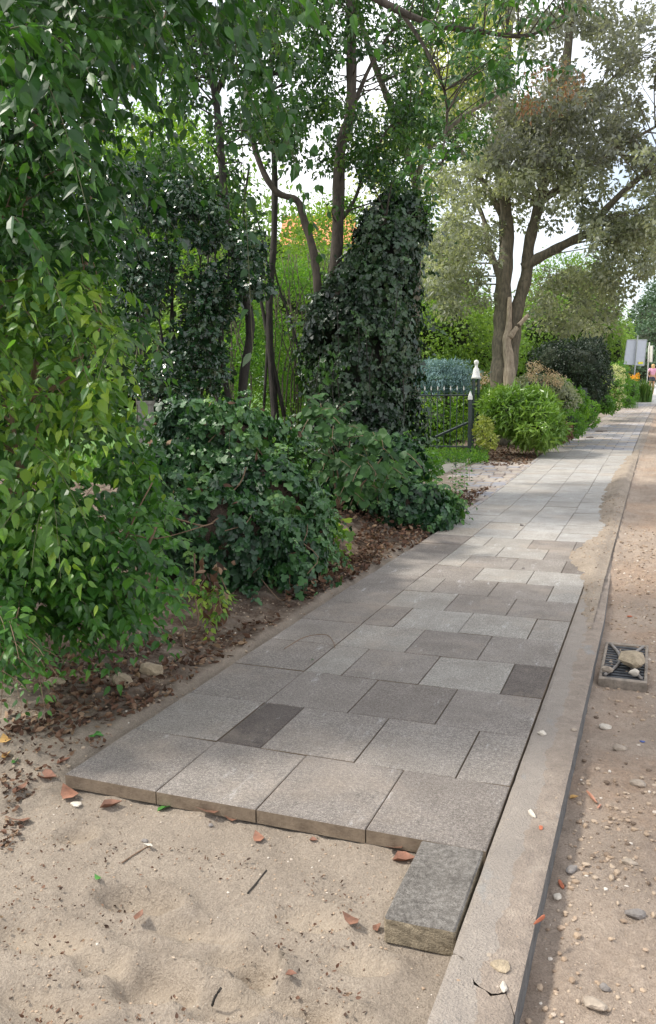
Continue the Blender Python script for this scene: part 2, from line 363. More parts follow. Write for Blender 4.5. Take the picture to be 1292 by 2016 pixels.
# --- materials of the ground
def sandmat(name, c1, c2, cd, scale=1.):
    m, n, b = newmat(name)
    f = noise(n, 2.2*scale, 6, .62); g = noise(n, 38, 6, .75); p = noise(n, 160, 3, .7)
    c = ramp(n, f, [c1, c2], [.32, .68]); c = mixc(n, .45, c, ramp(n, g, [(.62, .6, .58), (1.22, 1.2, 1.18)], [.3, .7]), 'MULTIPLY')
    c = mixc(n, .5, c, ramp(n, p, [(.55, .52, .5), (1.3, 1.3, 1.3)], [.34, .66]), 'MULTIPLY')
    c = mixc(n, math_(n, 'MULTIPLY', attr(n, 'dry'), .32), c, (.47, .385, .29))
    so = attr(n, 'soil'); sn = math_(n, 'MULTIPLY', so, ramp(n, noise(n, 9, 6, .7), [(.35,)*3, (1.2,)*3], [.35, .6]))
    c = mixc(n, sn, c, ramp(n, noise(n, 55, 5, .7), [cd, tuple(x*2.6 for x in cd)], [.35, .7]))
    n.links.new(c, b.inputs['Base Color']); b.inputs['Roughness'].default_value = .95; b.inputs['Specular IOR Level'].default_value = .15
    h = math_(n, 'ADD', math_(n, 'MULTIPLY', g, .8), math_(n, 'MULTIPLY', p, .35)); bump(n, b, h, 1., .02); return m
M['sand'] = sandmat('damp_sand', (.275, .232, .188), (.39, .332, .27), (.065, .045, .033))
M['roadsand'] = sandmat('road_sand', (.31, .25, .20), (.42, .345, .28), (.19, .13, .09), 1.6)

_dents = [(150, 1640, .07, .05, .02), (270, 1760, .13, .06, .03), (470, 1610+270, .1, .05, .022), (300, 1925, .11, .07, .035), (500, 1905, .07, .05, .03), (610, 1800, .1, .06, .015), (80, 1830, .16, .07, .02),
          (420, 1960, .12, .06, .025), (560, 1960, .12, .05, .025), (200, 1880, .08, .05, .02), (380, 1820, .14, .04, .012), (700, 1880, .1, .05, .014), (650, 1990, .1, .05, .02), (90, 1960, .15, .05, .02)]
_dents = [(at(u, v, -.06)[:2], a, b, d) for u, v, a, b, d in _dents]
def gz(x, y):
    x = np.asarray(x, float); y = np.asarray(y, float)
    fr = sst(-1.63, -1.70, x)*1.                     # 1 left of the excavated strip
    z = -.058-.022*sst(.0, -.6, y)
    z = z+.014*fbm(x, y, 2.2, 5)+.016*fbm(x, y, 8, 6)+.006*fbm(x, y, 40, 7)
    for (c, a, b, d) in _dents:
        dx = (x-c[0]); dy = (y-c[1]); q = np.sqrt((dx/a)**2+(dy/b)**2)
        z = z-1.7*d*np.exp(-q**6*1.2)+d*.9*np.exp(-((q-1.3)/.24)**2)*(.6+.4*np.sin(np.arctan2(dy, dx)+1))
    # shoe tread marks
    for (u, v, an) in ((300, 1870, .5), (440, 1935, .3), (560, 1880, 1.1)):
        c = at(u, v, -.06); dx = x-c[0]; dy = y-c[1]; s = dx*math.cos(an)+dy*math.sin(an); t = -dx*math.sin(an)+dy*math.cos(an)
        z = z+.006*np.sin(s*200)*np.exp(-(s/.09)**4-(t/.035)**4)
    left = -.012+.03*fbm(x, y, 2.6, 21)+.022*fbm(x, y, 9, 22)+.010*fbm(x, y, 30, 23)+.004*fbm(x, y, 80, 24)+.05*sst(-1.75, -2.5, x)-.025*sst(.3, -.3, y)
    left = left+.16*sst(-1.85, -2.5, x)*sst(1.8, 3, y)*sst(8.5, 6.5, y)
    left = left-.03*np.exp(-((x+1.70)/.03)**2)*sst(.3, -.1, y)          # the groove along the old edging
    z = z*(1-fr)+left*fr
    under = sst(xl(y)-.005, xl(y)+.03, x)*(y > .1)*(x < xr(y)+.02)
    z = z*(1-under)-.075*under
    far = sst(8, 13, y)*(1-under); z = z*(1-far)+(-.02+.02*fbm(x, y, 3, 31))*far
    return z+zt(y)-(.03*sst(13, 17, y))*(x < -3.2)
def dens(a, b, s): return list(np.arange(a, b, s))
gx = [-700, -300, -150, -80, -50, -35, -25, -18, -13, -10, -8, -6.5, -5.5, -4.8, -4.2, -3.8, -3.5, -3.3]+dens(-3.2, .09, .02)+[.1]
gy = dens(-6, -2, .4)+dens(-2, -1, .1)+dens(-1, 3.6, .02)+dens(3.6, 9, .05)+dens(9, 20, .25)+dens(20, 60, 1.5)+[62, 70, 80, 100, 140, 200, 300, 500, 900]
def soil(x, y):
    s = sst(-1.66, -1.76, x)*sst(.35, .75, y+.25*fbm(x, y, 2, 41)); s = np.maximum(s, sst(-2.3, -2.8, x))
    return np.clip(s*(.95+.5*fbm(x, y, 4, 42)), 0, 1)*np.where((y > 8.3) & (x > -3.2) & (y < 14.5), .25, 1)
grid_mesh('ground', np.array(gx), np.array(gy), gz, M['sand'], {'soil': soil, 'dry': lambda x, y: np.clip(sum(np.exp(-(((x-c[0])/a)**2+((y-c[1])/b)**2)**2) for c, a, b, d in _dents), 0, 1)*(.5+vnoise(x*20, y*20, 3))})

def rz_(x, y):
    z = -.092+.07*sst(1.6, 5.5, y)+.012*fbm(x, y, 3, 51)+(.014+.012*sst(1.9, 3.2, y))*fbm(x, y, 11, 52)+(.009+.006*sst(2, 3.5, y))*fbm(x, y, 34, 53)+.0025*fbm(x, y, 110, 54)
    c = at(1262, 1750, -.09); dx = x-c[0]; dy = y-c[1]
    z = z+.012*(np.abs(np.sin((dy-np.abs(dx)*.7)*48))-.6)*np.exp(-(dx/.13)**6-(dy/.6)**6)
    z = z+.008*(np.abs(np.sin((y+np.abs(x-.62)*.7)*46))-.6)*np.exp(-((x-.62)/.11)**6)*sst(3.2, 4, y)
    g = at(1232, 1300, -.06); q = np.exp(-((x-g[0])/.26)**6-((y-g[1]-.15)/.62)**6); z = z*(1-q)+(-.068+.012*fbm(x, y, 14, 52))*q-.03*np.exp(-((x-g[0])/.15)**6-((y-2.0)/.11)**4)
    z = z+.02*np.exp(-((x-xk(y))/.05)**2)*sst(3, 5, y)-.03*sst(16, 20, y)*np.exp(-((x-xk(y)-.6)/.6)**2)
    return z+zt(y)
rxs = np.array([0.]+dens(.012, 1.3, .016)+dens(1.3, 3, .08)+[3.3, 4, 5, 7, 10, 15, 25, 40, 80, 160, 400, 700])
grid_mesh('road', rxs, np.array(dens(-2.2, 3.8, .02)+dens(3.8, 9, .04)+dens(9, 20, .15)+dens(20, 60, 1)+[62, 70, 80, 100, 140, 200, 300, 500, 900]), rz_, M['roadsand'],
          {'soil': lambda x, y: .5*sst(.1, .5, fbm(x, y, 1.2, 60)+.2)}, xmap=lambda X, Y: X+xk(Y)-.004)

# --- pavement slabs
def slabmat():
    m, n, b = newmat('concrete_slab'); r = attr(n, 'rnd')
    base = ramp(n, r, [(.07, .056, .05), (.15, .13, .115), (.21, .187, .168), (.275, .257, .232), (.32, .31, .295), (.34, .30, .25)], [0, .2, .4, .6, .8, 1.])
    sp = noise(n, 230, 3, .75); c = mixc(n, .75, base, ramp(n, sp, [(.42, .42, .42), (1., 1., 1.), (2.1, 2.1, 2.1)], [.34, .5, .66]), 'MULTIPLY')
    c = mixc(n, .6, c, ramp(n, noise(n, 75, 4, .7), [(.62,)*3, (1.35,)*3], [.36, .64]), 'MULTIPLY')
    c = mixc(n, .55, c, ramp(n, noise(n, 4, 8, .75), [(.66, .62, .58), (1.3, 1.3, 1.3)], [.33, .67]), 'MULTIPLY')
    co = n.nodes.new('ShaderNodeTexCoord'); mp = n.nodes.new('ShaderNodeMapping'); mp.inputs['Scale'].default_value = (3, .8, 3); mp.inputs['Rotation'].default_value = (0, 0, .9)
    n.links.new(co.outputs['Object'], mp.inputs['Vector'])
    scr = ramp(n, noise(n, 3.0, 9, .82, mp.outputs[0]), [(0,)*3, (0,)*3, (.9,)*3], [0, .585, .69])
    c = mixc(n, scr, c, (.50, .49, .48))
    # sandy dust in patches
    c = mixc(n, ramp(n, noise(n, 1.3, 6, .7), [(0,)*3, (.5,)*3], [.52, .7]), c, (.38, .315, .255))
    geo = n.nodes.new('ShaderNodeNewGeometry'); sx = n.nodes.new('ShaderNodeSeparateXYZ'); n.links.new(geo.outputs['True Normal'], sx.inputs[0])
    side = math_(n, 'LESS_THAN', sx.outputs['Z'], .3)
    c = mixc(n, side, c, ramp(n, noise(n, 14, 6, .7), [(.13, .095, .065), (.26, .20, .14)], [.3, .7]))
    n.links.new(c, b.inputs['Base Color']); b.inputs['Roughness'].default_value = .8; b.inputs['Specular IOR Level'].default_value = .35
    bump(n, b, math_(n, 'ADD', sp, math_(n, 'MULTIPLY', noise(n, 60, 4), .8)), .9, .006); return m
M['slab'] = slabmat()
T = .4; RW = .4702
rows = [[(1, .38), (1, .4), (1, .36), (1, .34)], [(1, .45), (.5, .06), (1, .42), (1, .45), (.5, .42)], [(1, .4), (1, .4), (1, .27), (1, .43)],
        [(1, .4), (.5, .55), (1, .4), (1, .62), (.5, .12)], [(1, .4), (1, .55), (1, .38), (1, .42)], [(1, .36), (.5, .42), (1, .62), (1, .62), (.5, .5)],
        [(1, .38), (1, .6), (1, .36), (1, .38)], [(1, .42), (.5, .5), (1, .36), (1, .38), (.5, .62)], [(1, .5), (1, .42), (1, .62), (1, .62)],
        [(1, .42), (.5, .6), (1, .42), (1, .45), (.5, .22)], [(1, .3), (1, .6), (1, .62), (1, .42)], [(1, .3), (.5, .62), (1, .6), (1, .35), (.5, .3)]]
for i in range(12, 37): rows.append([(1, rng.choice([.95, .8, .75]) if i < 15 else rng.choice([.72, .8, .84])) , (1, rng.choice([.75, .9]) if i < 15 else rng.choice([.7, .78, .84])), (1, rng.choice([.7, .78, .82])), (1, rng.choice([.7, .8, .84]))])
mb = MB(); y = 0.
for i, rw in enumerate(rows):
    h_ = RW; g = .0045; tot = sum(q for q, _ in rw); s = 0; ymid = y+h_/2; a = float(xl(ymid)); wd = float(xr(ymid))-a-.004
    sk = rng.uniform(-.006, .006)
    for q, c in rw:
        x0 = a+wd*s/tot+g/2+(sk if s > 0 else 0); s += q; x1 = a+wd*s/tot-g/2+(sk if s < tot else 0)
        jig = rng.uniform(-.0025, .0025, 4); zz = float(zt(ymid))+rng.uniform(-.0015, .0015)
        mb.slab(x0, x1, y+g/2+rng.uniform(-.001, .0015), y+h_-g/2, zz-.052, zz, .004 if i < 14 else .003, c+rng.uniform(-.03, .03) if c > .1 else c, jig)
    y += h_
yb = y
pv = mb.build('pavement', M['slab']); tag(pv, kind='structure')
# --- older brick pavement beyond, then pale slabs
def brickmat():
    m, n, b = newmat('old_paving_brick')
    c = ramp(n, attr(n, 'rnd'), [(.17, .135, .12), (.27, .225, .20), (.36, .31, .26), (.25, .25, .28), (.42, .40, .37), (.5, .48, .45)])
    c = mixc(n, .6, c, ramp(n, noise(n, 60, 5, .7), [(.7,)*3, (1.3,)*3], [.3, .7]), 'MULTIPLY')
    n.links.new(c, b.inputs['Base Color']); b.inputs['Roughness'].default_value = .8; bump(n, b, noise(n, 90, 4), .3, .004); return m
M['brick'] = brickmat()
def quadstrip(mb, s0, s1, y0, y1, col, dz=0, g=.012):
    P = lambda s, y: (float(xl(y)+(xr(y)-xl(y))*s), y, float(zt(y))+dz)
    a, b, c, d = P(s0, y0+g), P(s1, y0+g), P(s1, y1-g), P(s0, y1-g); a = (a[0]+g, *a[1:]); d = (d[0]+g, *d[1:]); b = (b[0]-g, *b[1:]); c = (c[0]-g, *c[1:])
    lo = [(p[0], p[1], p[2]-.05) for p in (a, b, c, d)]
    mb.add([a, b, c, d]+lo, [(0, 1, 2, 3), (0, 4, 5, 1), (1, 5, 6, 2), (2, 6, 7, 3), (3, 7, 4, 0)], col)
mb = MB(); y = yb; k = 0
while y < 41:
    d = .33; n_ = 4; off = (k % 2)*.5/n_; e = [0]+[(j+1)/n_-off for j in range(n_)]+([1] if off else [])
    tone = .15+.4*vnoise(np.array([y*.35]), np.array([3.]), 9)[0]
    for s0, s1 in zip(e[:-1], e[1:]): quadstrip(mb, s0, min(s1, 1), y, y+d, float(np.clip(tone+rng.uniform(-.18, .22)+(.1 if k < 3 else 0), 0, .75)), rng.uniform(-.003, .003), .008)
    y += d; k += 1
while y < 86:
    for s0 in (0, .333, .667): quadstrip(mb, s0, s0+.333, y, y+.9, .92+rng.uniform(-.06, .06), 0, .006)
    y += .9
tag(mb.build('old_pavement', M['brick']), kind='structure')
# --- jointing sand just under the slab surface (loose sand washed into some joints)
grid_mesh('bedding_sand', np.linspace(-1.58, -.02, 60), np.array(dens(.03, 17.3, .06)), lambda X, Y: -.022+.006*fbm(X, Y, 4, 3)-.018*sst(4, 1, Y)+zt(Y), M['sand'], {'soil': lambda x, y: .9-.6*sst(3, 7, y)})
# --- kerb band: poured concrete strip under a skin of sand, grey right face
def kerbmat():
    m, n, b = newmat('sandy_kerb_concrete')
    sand = ramp(n, noise(n, 9, 8, .75), [(.215, .175, .14), (.29, .235, .19), (.38, .315, .255)], [.3, .5, .7]); con = ramp(n, noise(n, 30, 5), [(.24, .22, .2), (.32, .30, .275)])
    co = n.nodes.new('ShaderNodeTexCoord'); mp = n.nodes.new('ShaderNodeMapping'); mp.inputs['Scale'].default_value = (1.6, .8, 1); n.links.new(co.outputs['Object'], mp.inputs['Vector'])
    f = ramp(n, noise(n, 3.1, 5, .6, mp.outputs[0]), [(0,)*3, (1,)*3], [.6, .64]); gx_ = n.nodes.new('ShaderNodeSeparateXYZ'); n.links.new(co.outputs['Object'], gx_.inputs[0]); band = math_(n, 'MULTIPLY', math_(n, 'LESS_THAN', math_(n, 'ADD', gx_.outputs['X'], math_(n, 'MULTIPLY', noise(n, 7, 5), .12)), .155), .6)
    c = mixc(n, f, mixc(n, band, sand, (.30, .27, .24)), con)
    c = mixc(n, .4, c, ramp(n, noise(n, 170, 3, .7), [(.6,)*3, (1.35,)*3], [.35, .65]), 'MULTIPLY')
    geo = n.nodes.new('ShaderNodeNewGeometry'); sx = n.nodes.new('ShaderNodeSeparateXYZ'); n.links.new(geo.outputs['True Normal'], sx.inputs[0])
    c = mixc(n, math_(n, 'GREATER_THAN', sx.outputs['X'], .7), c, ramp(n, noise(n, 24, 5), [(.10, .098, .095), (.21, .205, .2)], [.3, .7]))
    n.links.new(c, b.inputs['Base Color']); b.inputs['Roughness'].default_value = .85; bump(n, b, math_(n, 'ADD', noise(n, 45, 5, .7), math_(n, 'MULTIPLY', noise(n, 170, 3), .8)), 1., .012); return m
M['kerb'] = kerbmat()
kb = [-1.6, -.505]; yk = .0
segs = [(-2.2, -.56), (-.556, 4.4)]; yy = 4.404
while yy < 85: segs.append((yy, yy+.99)); yy += .994
mb = MB()
crk = lambda t: .16*(t-.25)*-1+.028*math.sin(t*9)+.012*math.sin(t*23+1)            # crack shape across the kerb
for si, (a, b) in enumerate(segs):
    nx = 12; ys = np.arange(a, b+.001, .03 if b < 5 else .33); ys[-1] = b; grid = []
    for j, yv in enumerate(ys):
        rw = []
        for i in range(nx+1):
            t = i/nx; x = float(xr(yv))+.001+t*(float(xk(yv))-float(xr(yv))-.001); z = -.008+.003*math.sin(t*3)+float(zt(yv))+(.004+.006*(t > .55))*float(fbm(np.array([x]), np.array([yv]), 13, 71)[0])
            if i == 0 or i == nx: z -= .004
            yq = yv+crk(t)*max(0., 1-abs(yv+.558)/.4)+(.007 if (si == 1 and j == 0) else 0)
            rw.append((x, yq, z))
        rw = [(rw[0][0], rw[0][1], rw[0][2]-.15)]+rw+[(rw[-1][0]+.004, rw[-1][1], rw[-1][2]-.15)]; grid.append(rw)
    m_ = len(grid[0]); vs = [p for r_ in grid for p in r_]; fs = [(j*m_+i, j*m_+i+1, (j+1)*m_+i+1, (j+1)*m_+i) for j in range(len(grid)-1) for i in range(m_-1)]
    fs += [tuple(range(m_))[::-1], tuple((len(grid)-1)*m_+i for i in range(m_))]; mb.add(vs, fs)
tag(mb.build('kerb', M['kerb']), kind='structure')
# --- sand heaped against the kerb and over the slab edges
_e = [at(u, v, 0) for u, v in ((1146, 1190), (1136, 1160), (1142, 1125), (1112, 1106), (1120, 1088), (1160, 1062), (1182, 1040), (1176, 1000), (1190, 960), (1205, 935), (1228, 905), (1246, 888))]
EY = [2.0]+[p[1] for p in _e]+[17.6, 19]; EX = [.13]+[p[0] for p in _e]+[.05, .1]
def spill(X, Y):
    e = np.interp(Y, EY, EX)+.05*fbm(X, Y, 3, 81)+.05*fbm(X, Y, 12, 86)+.03*fbm(X, Y, 40, 87); d = X-e
    h = .05*sst(0, .22, d)*sst(2.6, 4.6, Y)*sst(16.6, 13, Y)*(1-.75*sst(.03, .13, X))
    return zt(Y)-.03+.034*sst(-.02, .05, d)*sst(1.9, 3.0, Y)+h*(1+.5*fbm(X, Y, 5, 82))+(.014*fbm(X, Y, 9, 83)+.011*fbm(X, Y, 26, 84)+.005*fbm(X, Y, 70, 85))*sst(-.01, .08, d)
grid_mesh('sand_spill', np.linspace(-.5, .128, 46), np.array(dens(2.2, 8, .022)+dens(8, 18, .06)), spill, M['sand'], {'soil': lambda x, y: 0*x}, kind='stuff')
# --- driveway: cobbles and a concrete apron in front of the gate, lawn beyond
mb = MB(); yy = 8.3
while yy < 13.8:
    x = -2.75+.1*rng.random()
    while x < float(xl(yy))-.06:
        wv = rng.uniform(.16, .26); mb.slab(x+.01, min(x+wv, float(xl(yy))-.02)-.01, yy+.012, yy+.17, -.09, .002+rng.uniform(-.006, .006), .012, rng.uniform(.15, .62)); x += wv
    yy += .18
c_ = mb.build('cobble_driveway', M['brick']); tag(c_, kind='structure')
mb = MB()
for i in range(60):
    y0 = 6.3+i*.2; mb.slab(float(xl(y0))-.075, float(xl(y0))-.012, y0, y0+.19, -.06, -.004, .004, rng.uniform(.35, .6))
tag(mb.build('edging_bricks', M['brick']), kind='structure')
M['apron'] = plain('worn_concrete', (.36, .33, .28), .85, .15, 6, .3)
mb = MB(); mb.slab(-4.4, -2.82, 11.4, 13.9, -.1, .012, .012); mb.slab(-4.4, -2.82, 13.93, 15.2, -.1, .008, .012)
tag(mb.build('driveway_apron', M['apron']), kind='structure')
M['lawn'] = plain('lawn', (.07, .15, .025), .95, .35, 5, .6)
grid_mesh('lawn', np.array([-300, -120, -60, -35]+dens(-25, -4.4, .8)+[-4.4]), np.array(dens(4, 60, 1.)+[80, 150, 400]), lambda X, Y: zt(Y)+.03+.05*fbm(X, Y, .5, 91), M['lawn'])
# ================================================================ PLANTS
def stem(mb, pts, D, r0, r1, n=8, sm=5):
    Ds = D if isinstance(D, (list, tuple)) else [D]*len(pts)
    P = smoothpath([atD(u, v, d) for (u, v), d in zip(pts, Ds)], sm); k = len(P)
    R = [r0+(r1-r0)*i/(k-1) for i in range(k)]; R = [r*(1+.08*math.sin(i*1.7+k)) for i, r in enumerate(R)]
    mb.tube(P, R, n); return P
def connect(mb, C, trunk_pts, r=.012, every=1):
    """thin limbs from the stems up to leaf clumps"""
    Tp = np.array(trunk_pts)
    for c in C[::every]:
        d = np.linalg.norm(Tp-c, axis=1)+np.maximum(0, Tp[:, 2]-c[2]+.1)*2; p = Tp[d.argmin()]
        m = (p+c)/2+rng.normal(size=3)*.08*np.linalg.norm(c-p)+np.array([0, 0, .06])*np.linalg.norm(c-p)
        q = smoothpath([p, m, c], 3); mb.tube(q, [r*(1-.75*i/(len(q)-1)) for i in range(len(q))], 4, False)

# ---- 1. tall shrub hanging over the left edge
def leafset(t, name, P, Dv, Nv, sz, rn, tm, mat): return link(name, leaves(name, P, Dv, Nv, sz, tm, rn), M[mat], t)
def away(P, k): return P[k]
t = empty('deciduous_shrub', at(40, 1330, 0), 'tall leafy shrub with pointed green leaves hanging over the sand', 'shrub')
polyA = [(-260, -250), (250, -250), (300, -60), (230, 100), (205, 260), (190, 430), (225, 560), (250, 700), (235, 800), (150, 860), (120, 960), (60, 1050), (-260, 1100)]
C = region(polyA, 1050, 3.5, 4.6, .0); d = -RY*.6+RX*rng.uniform(-.5, .8, (len(C), 1))+rng.normal(size=C.shape)*.3+RZ*.1
P, Dv, Nv, sz, rn, pos = sprays(C, d, rng.uniform(.22, .5, len(C)), 8, .078, 1.3)
hz = P[:, 2]; up = hz > 1.95
leafset(t, 'foliage', P[~up], Dv[~up], Nv[~up], sz[~up], np.clip(rn[~up]+.1, 0, 1), 'ovate', 'left')
polyO = [(-100, -300), (520, -300), (500, -100), (460, -30), (380, -20), (310, 40), (240, 130), (150, 180), (-100, 200)]
C2 = region(polyO, 300, 2.4, 3.5, .2); C2 = C2[C2[:, 2] > 2.2]
d2 = RX*rng.uniform(.0, .9, (len(C2), 1))-RY*rng.uniform(-.3, .5, (len(C2), 1))+rng.normal(size=C2.shape)*.25
P2, D2, N2, s2, r2, pos2 = sprays(C2, d2, rng.uniform(.25, .5, len(C2)), 7, .074, 1.5)
# long hanging tips reaching over the path
tips = [(420, -40, 3.2, .9), (455, -10, 3.1, 1.0), (330, 10, 3.0, .8), (260, 60, 3.2, .7), (480, 60, 3.3, .55), (190, 120, 3.4, .7), (395, 30, 3.5, .9), (90, 300, 2.7, .5), (20, 420, 2.6, .5), (250, 640, 3.7, .45), (215, 330, 3.7, .6), (60, 120, 2.4, .5), (10, 60, 2.3, .5)]
TP = np.array([atD(u, v, D) for u, v, D, _ in tips]); TL = np.array([q[3] for q in tips])*.62
P3, D3, N3, s3, r3, pos3 = sprays(TP, RX*.45+RZ*-.1+rng.normal(size=TP.shape)*.2, TL, 13, .08, 2.2, .1)
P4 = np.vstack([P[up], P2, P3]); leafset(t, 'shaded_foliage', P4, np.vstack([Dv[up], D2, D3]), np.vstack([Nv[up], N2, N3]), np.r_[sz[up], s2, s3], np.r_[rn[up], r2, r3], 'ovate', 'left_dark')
# inner, further leaves that close the mass
polyB = [(-400, -400), (330, -400), (280, -100), (200, 80), (160, 260), (170, 430), (200, 560), (215, 760), (120, 830), (60, 1000), (-400, 1100)]
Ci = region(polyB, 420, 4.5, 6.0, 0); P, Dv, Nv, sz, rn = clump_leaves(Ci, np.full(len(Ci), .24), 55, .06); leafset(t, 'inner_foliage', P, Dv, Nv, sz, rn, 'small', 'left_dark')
mb = MB()
tr = []
for pts, D, r0, r1 in (([(-60, 1180), (20, 1000), (55, 830), (70, 700), (50, 520), (60, 300), (120, 60), (260, -120)], 4.4, .026, .012), ([(55, 1270), (48, 1100), (40, 950), (20, 800), (-20, 560), (-60, 200)], 3.9, .012, .008),
                       ([(64, 880), (90, 780), (150, 735), (190, 715)], 3.9, .012, .005), ([(60, 790), (100, 740), (170, 690), (200, 640)], 3.95, .010, .004), ([(20, 1020), (110, 860), (160, 700), (170, 500), (200, 260), (330, 20), (420, -60)], 4.7, .02, .007),
                       ([(-150, 1150), (-120, 800), (-90, 400), (-40, 0), (60, -260)], 4.6, .025, .012)):
    tr += stem(mb, pts, D, r0, r1, 7)
connect(mb, C[::9], tr, .005)
mb.build('stems', M['twig'], t, True); mb = MB(); twigs_mesh(mb, pos[::3], .0016); twigs_mesh(mb, pos2[::4], .0016, 2); twigs_mesh(mb, pos3, .002, 1); mb.build('twigs', M['green_twig'], t, True)

# ---- 2. low bush in front of it, arching over the soil
t = empty('low_bush', at(170, 1270, 0), 'low bush with broad pointed leaves arching over the soil edge', 'bush')
C = region([(-60, 1010), (70, 960), (170, 960), (250, 1010), (300, 1090), (320, 1160), (290, 1215), (180, 1235), (60, 1230), (-60, 1260)], 330, 3.75, 4.25, 0)
C = np.vstack([C, region([(180, 830), (230, 790), (300, 900), (340, 1010), (290, 1060), (200, 1000)], 60, 4.2, 4.7, 0)])
d = -RY*.55+RX*rng.uniform(-.1, .9, (len(C), 1))+rng.normal(size=C.shape)*.25+RZ*.12
P, Dv, Nv, sz, rn, pos = sprays(C, d, rng.uniform(.14, .32, len(C)), 6, .072, .9)
k = P[:, 2] > .03; leafset(t, 'foliage', P[k], Dv[k], Nv[k], sz[k], rn[k], 'ovate', 'low'); mb = MB(); twigs_mesh(mb, pos[::2], .0016); mb.build('twigs', M['green_twig'], t, True); mb = MB()
for pts, r0 in (([(310, 1030), (285, 1090), (260, 1150), (238, 1205)], .008), ([(190, 1210), (260, 1030), (300, 950)], .005), ([(312, 1115), (306, 1180)], .005), ([(120, 1240), (200, 1060), (310, 1060), (420, 1030)], .004), ([(60, 1250), (105, 1210)], .005)):
    stem(mb, pts, 4.0, r0, r0*.6, 6)
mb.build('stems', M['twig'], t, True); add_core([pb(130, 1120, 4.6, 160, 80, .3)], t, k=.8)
t = empty('corner_sprig', at(20, 1350, 0), 'small leafy sprig of serrated leaves at the bottom of the shrub', 'sprig')
C = region([(-40, 1180), (30, 1190), (75, 1260), (70, 1320), (-40, 1335)], 55, 3.3, 3.6, 0); d = -RY*.4+RX*rng.uniform(-.2, .8, (len(C), 1))+rng.normal(size=C.shape)*.25
P, Dv, Nv, sz, rn, pos = sprays(C, d, .16, 5, .05, .8); leafset(t, 'foliage', P, Dv, Nv, sz, rn, 'ovate', 'low'); mb = MB(); twigs_mesh(mb, pos, .002); mb.build('stems', M['twig'], t)

# ---- 3. ivy mound over an old stump bank
def ivycover(name, label, cat, blobs, dens, size, mat, coremat='core', k=.86, thick=.1, part='ivy_leaves', zmin=.02, tm='ivy', holes=0.):
    c = blobs[0][0]; t = empty(name, (c[0], c[1], float(zt(c[1]))), label, cat)
    P, Nn = blob_pts(blobs, dens, thick); n_ = vnoise(P[:, 0]*4+40, P[:, 2]*4+P[:, 1]*3+40, 12)
    keep = (P[:, 2] > zmin+zt(P[:, 1])) & (n_ > holes); P = P[keep]; Nn = Nn[keep]; n = len(P)
    Dv = rng.normal(size=(n, 3))*.45+Nn*.15+np.array([0, 0, -1.]); Nv = Nn+rng.normal(size=(n, 3))*.33+np.array([0, 0, .35])
    cl = vnoise(P[:, 0]*3+50, P[:, 1]*3+P[:, 2]*3+50, 14)
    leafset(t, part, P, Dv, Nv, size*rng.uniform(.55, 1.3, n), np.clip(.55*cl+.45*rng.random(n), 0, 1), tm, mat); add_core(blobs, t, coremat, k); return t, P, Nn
M['rootsoil'] = plain('rooty_soil', (.075, .05, .035), .95, .5, 9, 1., bd=.03)
moundB = [pb(430, 905, 6.9, 135, 110, .5), pb(520, 1000, 6.5, 120, 105, .4), pb(420, 1060, 6.0, 130, 100, .35), pb(560, 1080, 6.3, 75, 85, .3), pb(340, 980, 6.6, 90, 110, .4), pb(600, 1030, 7.0, 50, 60, .3)]
t, P, Nn = mt, mP, mN = ivycover('ivy_mound', 'rounded mound smothered in glossy ivy beside the path', 'ivy', moundB, 1450, .066, 'ivy', 'rootsoil', .93, holes=.22)
mb = MB()
for i in range(46):
    p = P[rng.integers(len(P))]; q = p+np.array([0, 0, -.2])-RY*.15+rng.normal(size=3)*.12; mb.tube(smoothpath([p, (p+q)/2+rng.normal(size=3)*.05, q], 3), .0035, 4, False)
for pts, D in (([(420, 1000), (470, 955), (485, 920)], 5.9), ([(385, 1180), (390, 1230), (360, 1245), (372, 1290)], 4.9), ([(250, 1040), (330, 1020), (400, 1035), (430, 1020)], 5.0), ([(340, 1160), (400, 1165), (450, 1200)], 5.2), ([(383, 1090), (384, 1150)], 5.3)):
    stem(mb, pts, D, .006, .004, 6)
mb.build('stems', M['twig'], t)
kk = rng.choice(len(P), 160); leafset(t, 'withered_leaves', P[kk]+Nn[kk]*.02, rdir(160), rdir(160), .07*rng.uniform(.6, 1.1, 160), None, 'curl', 'litter')
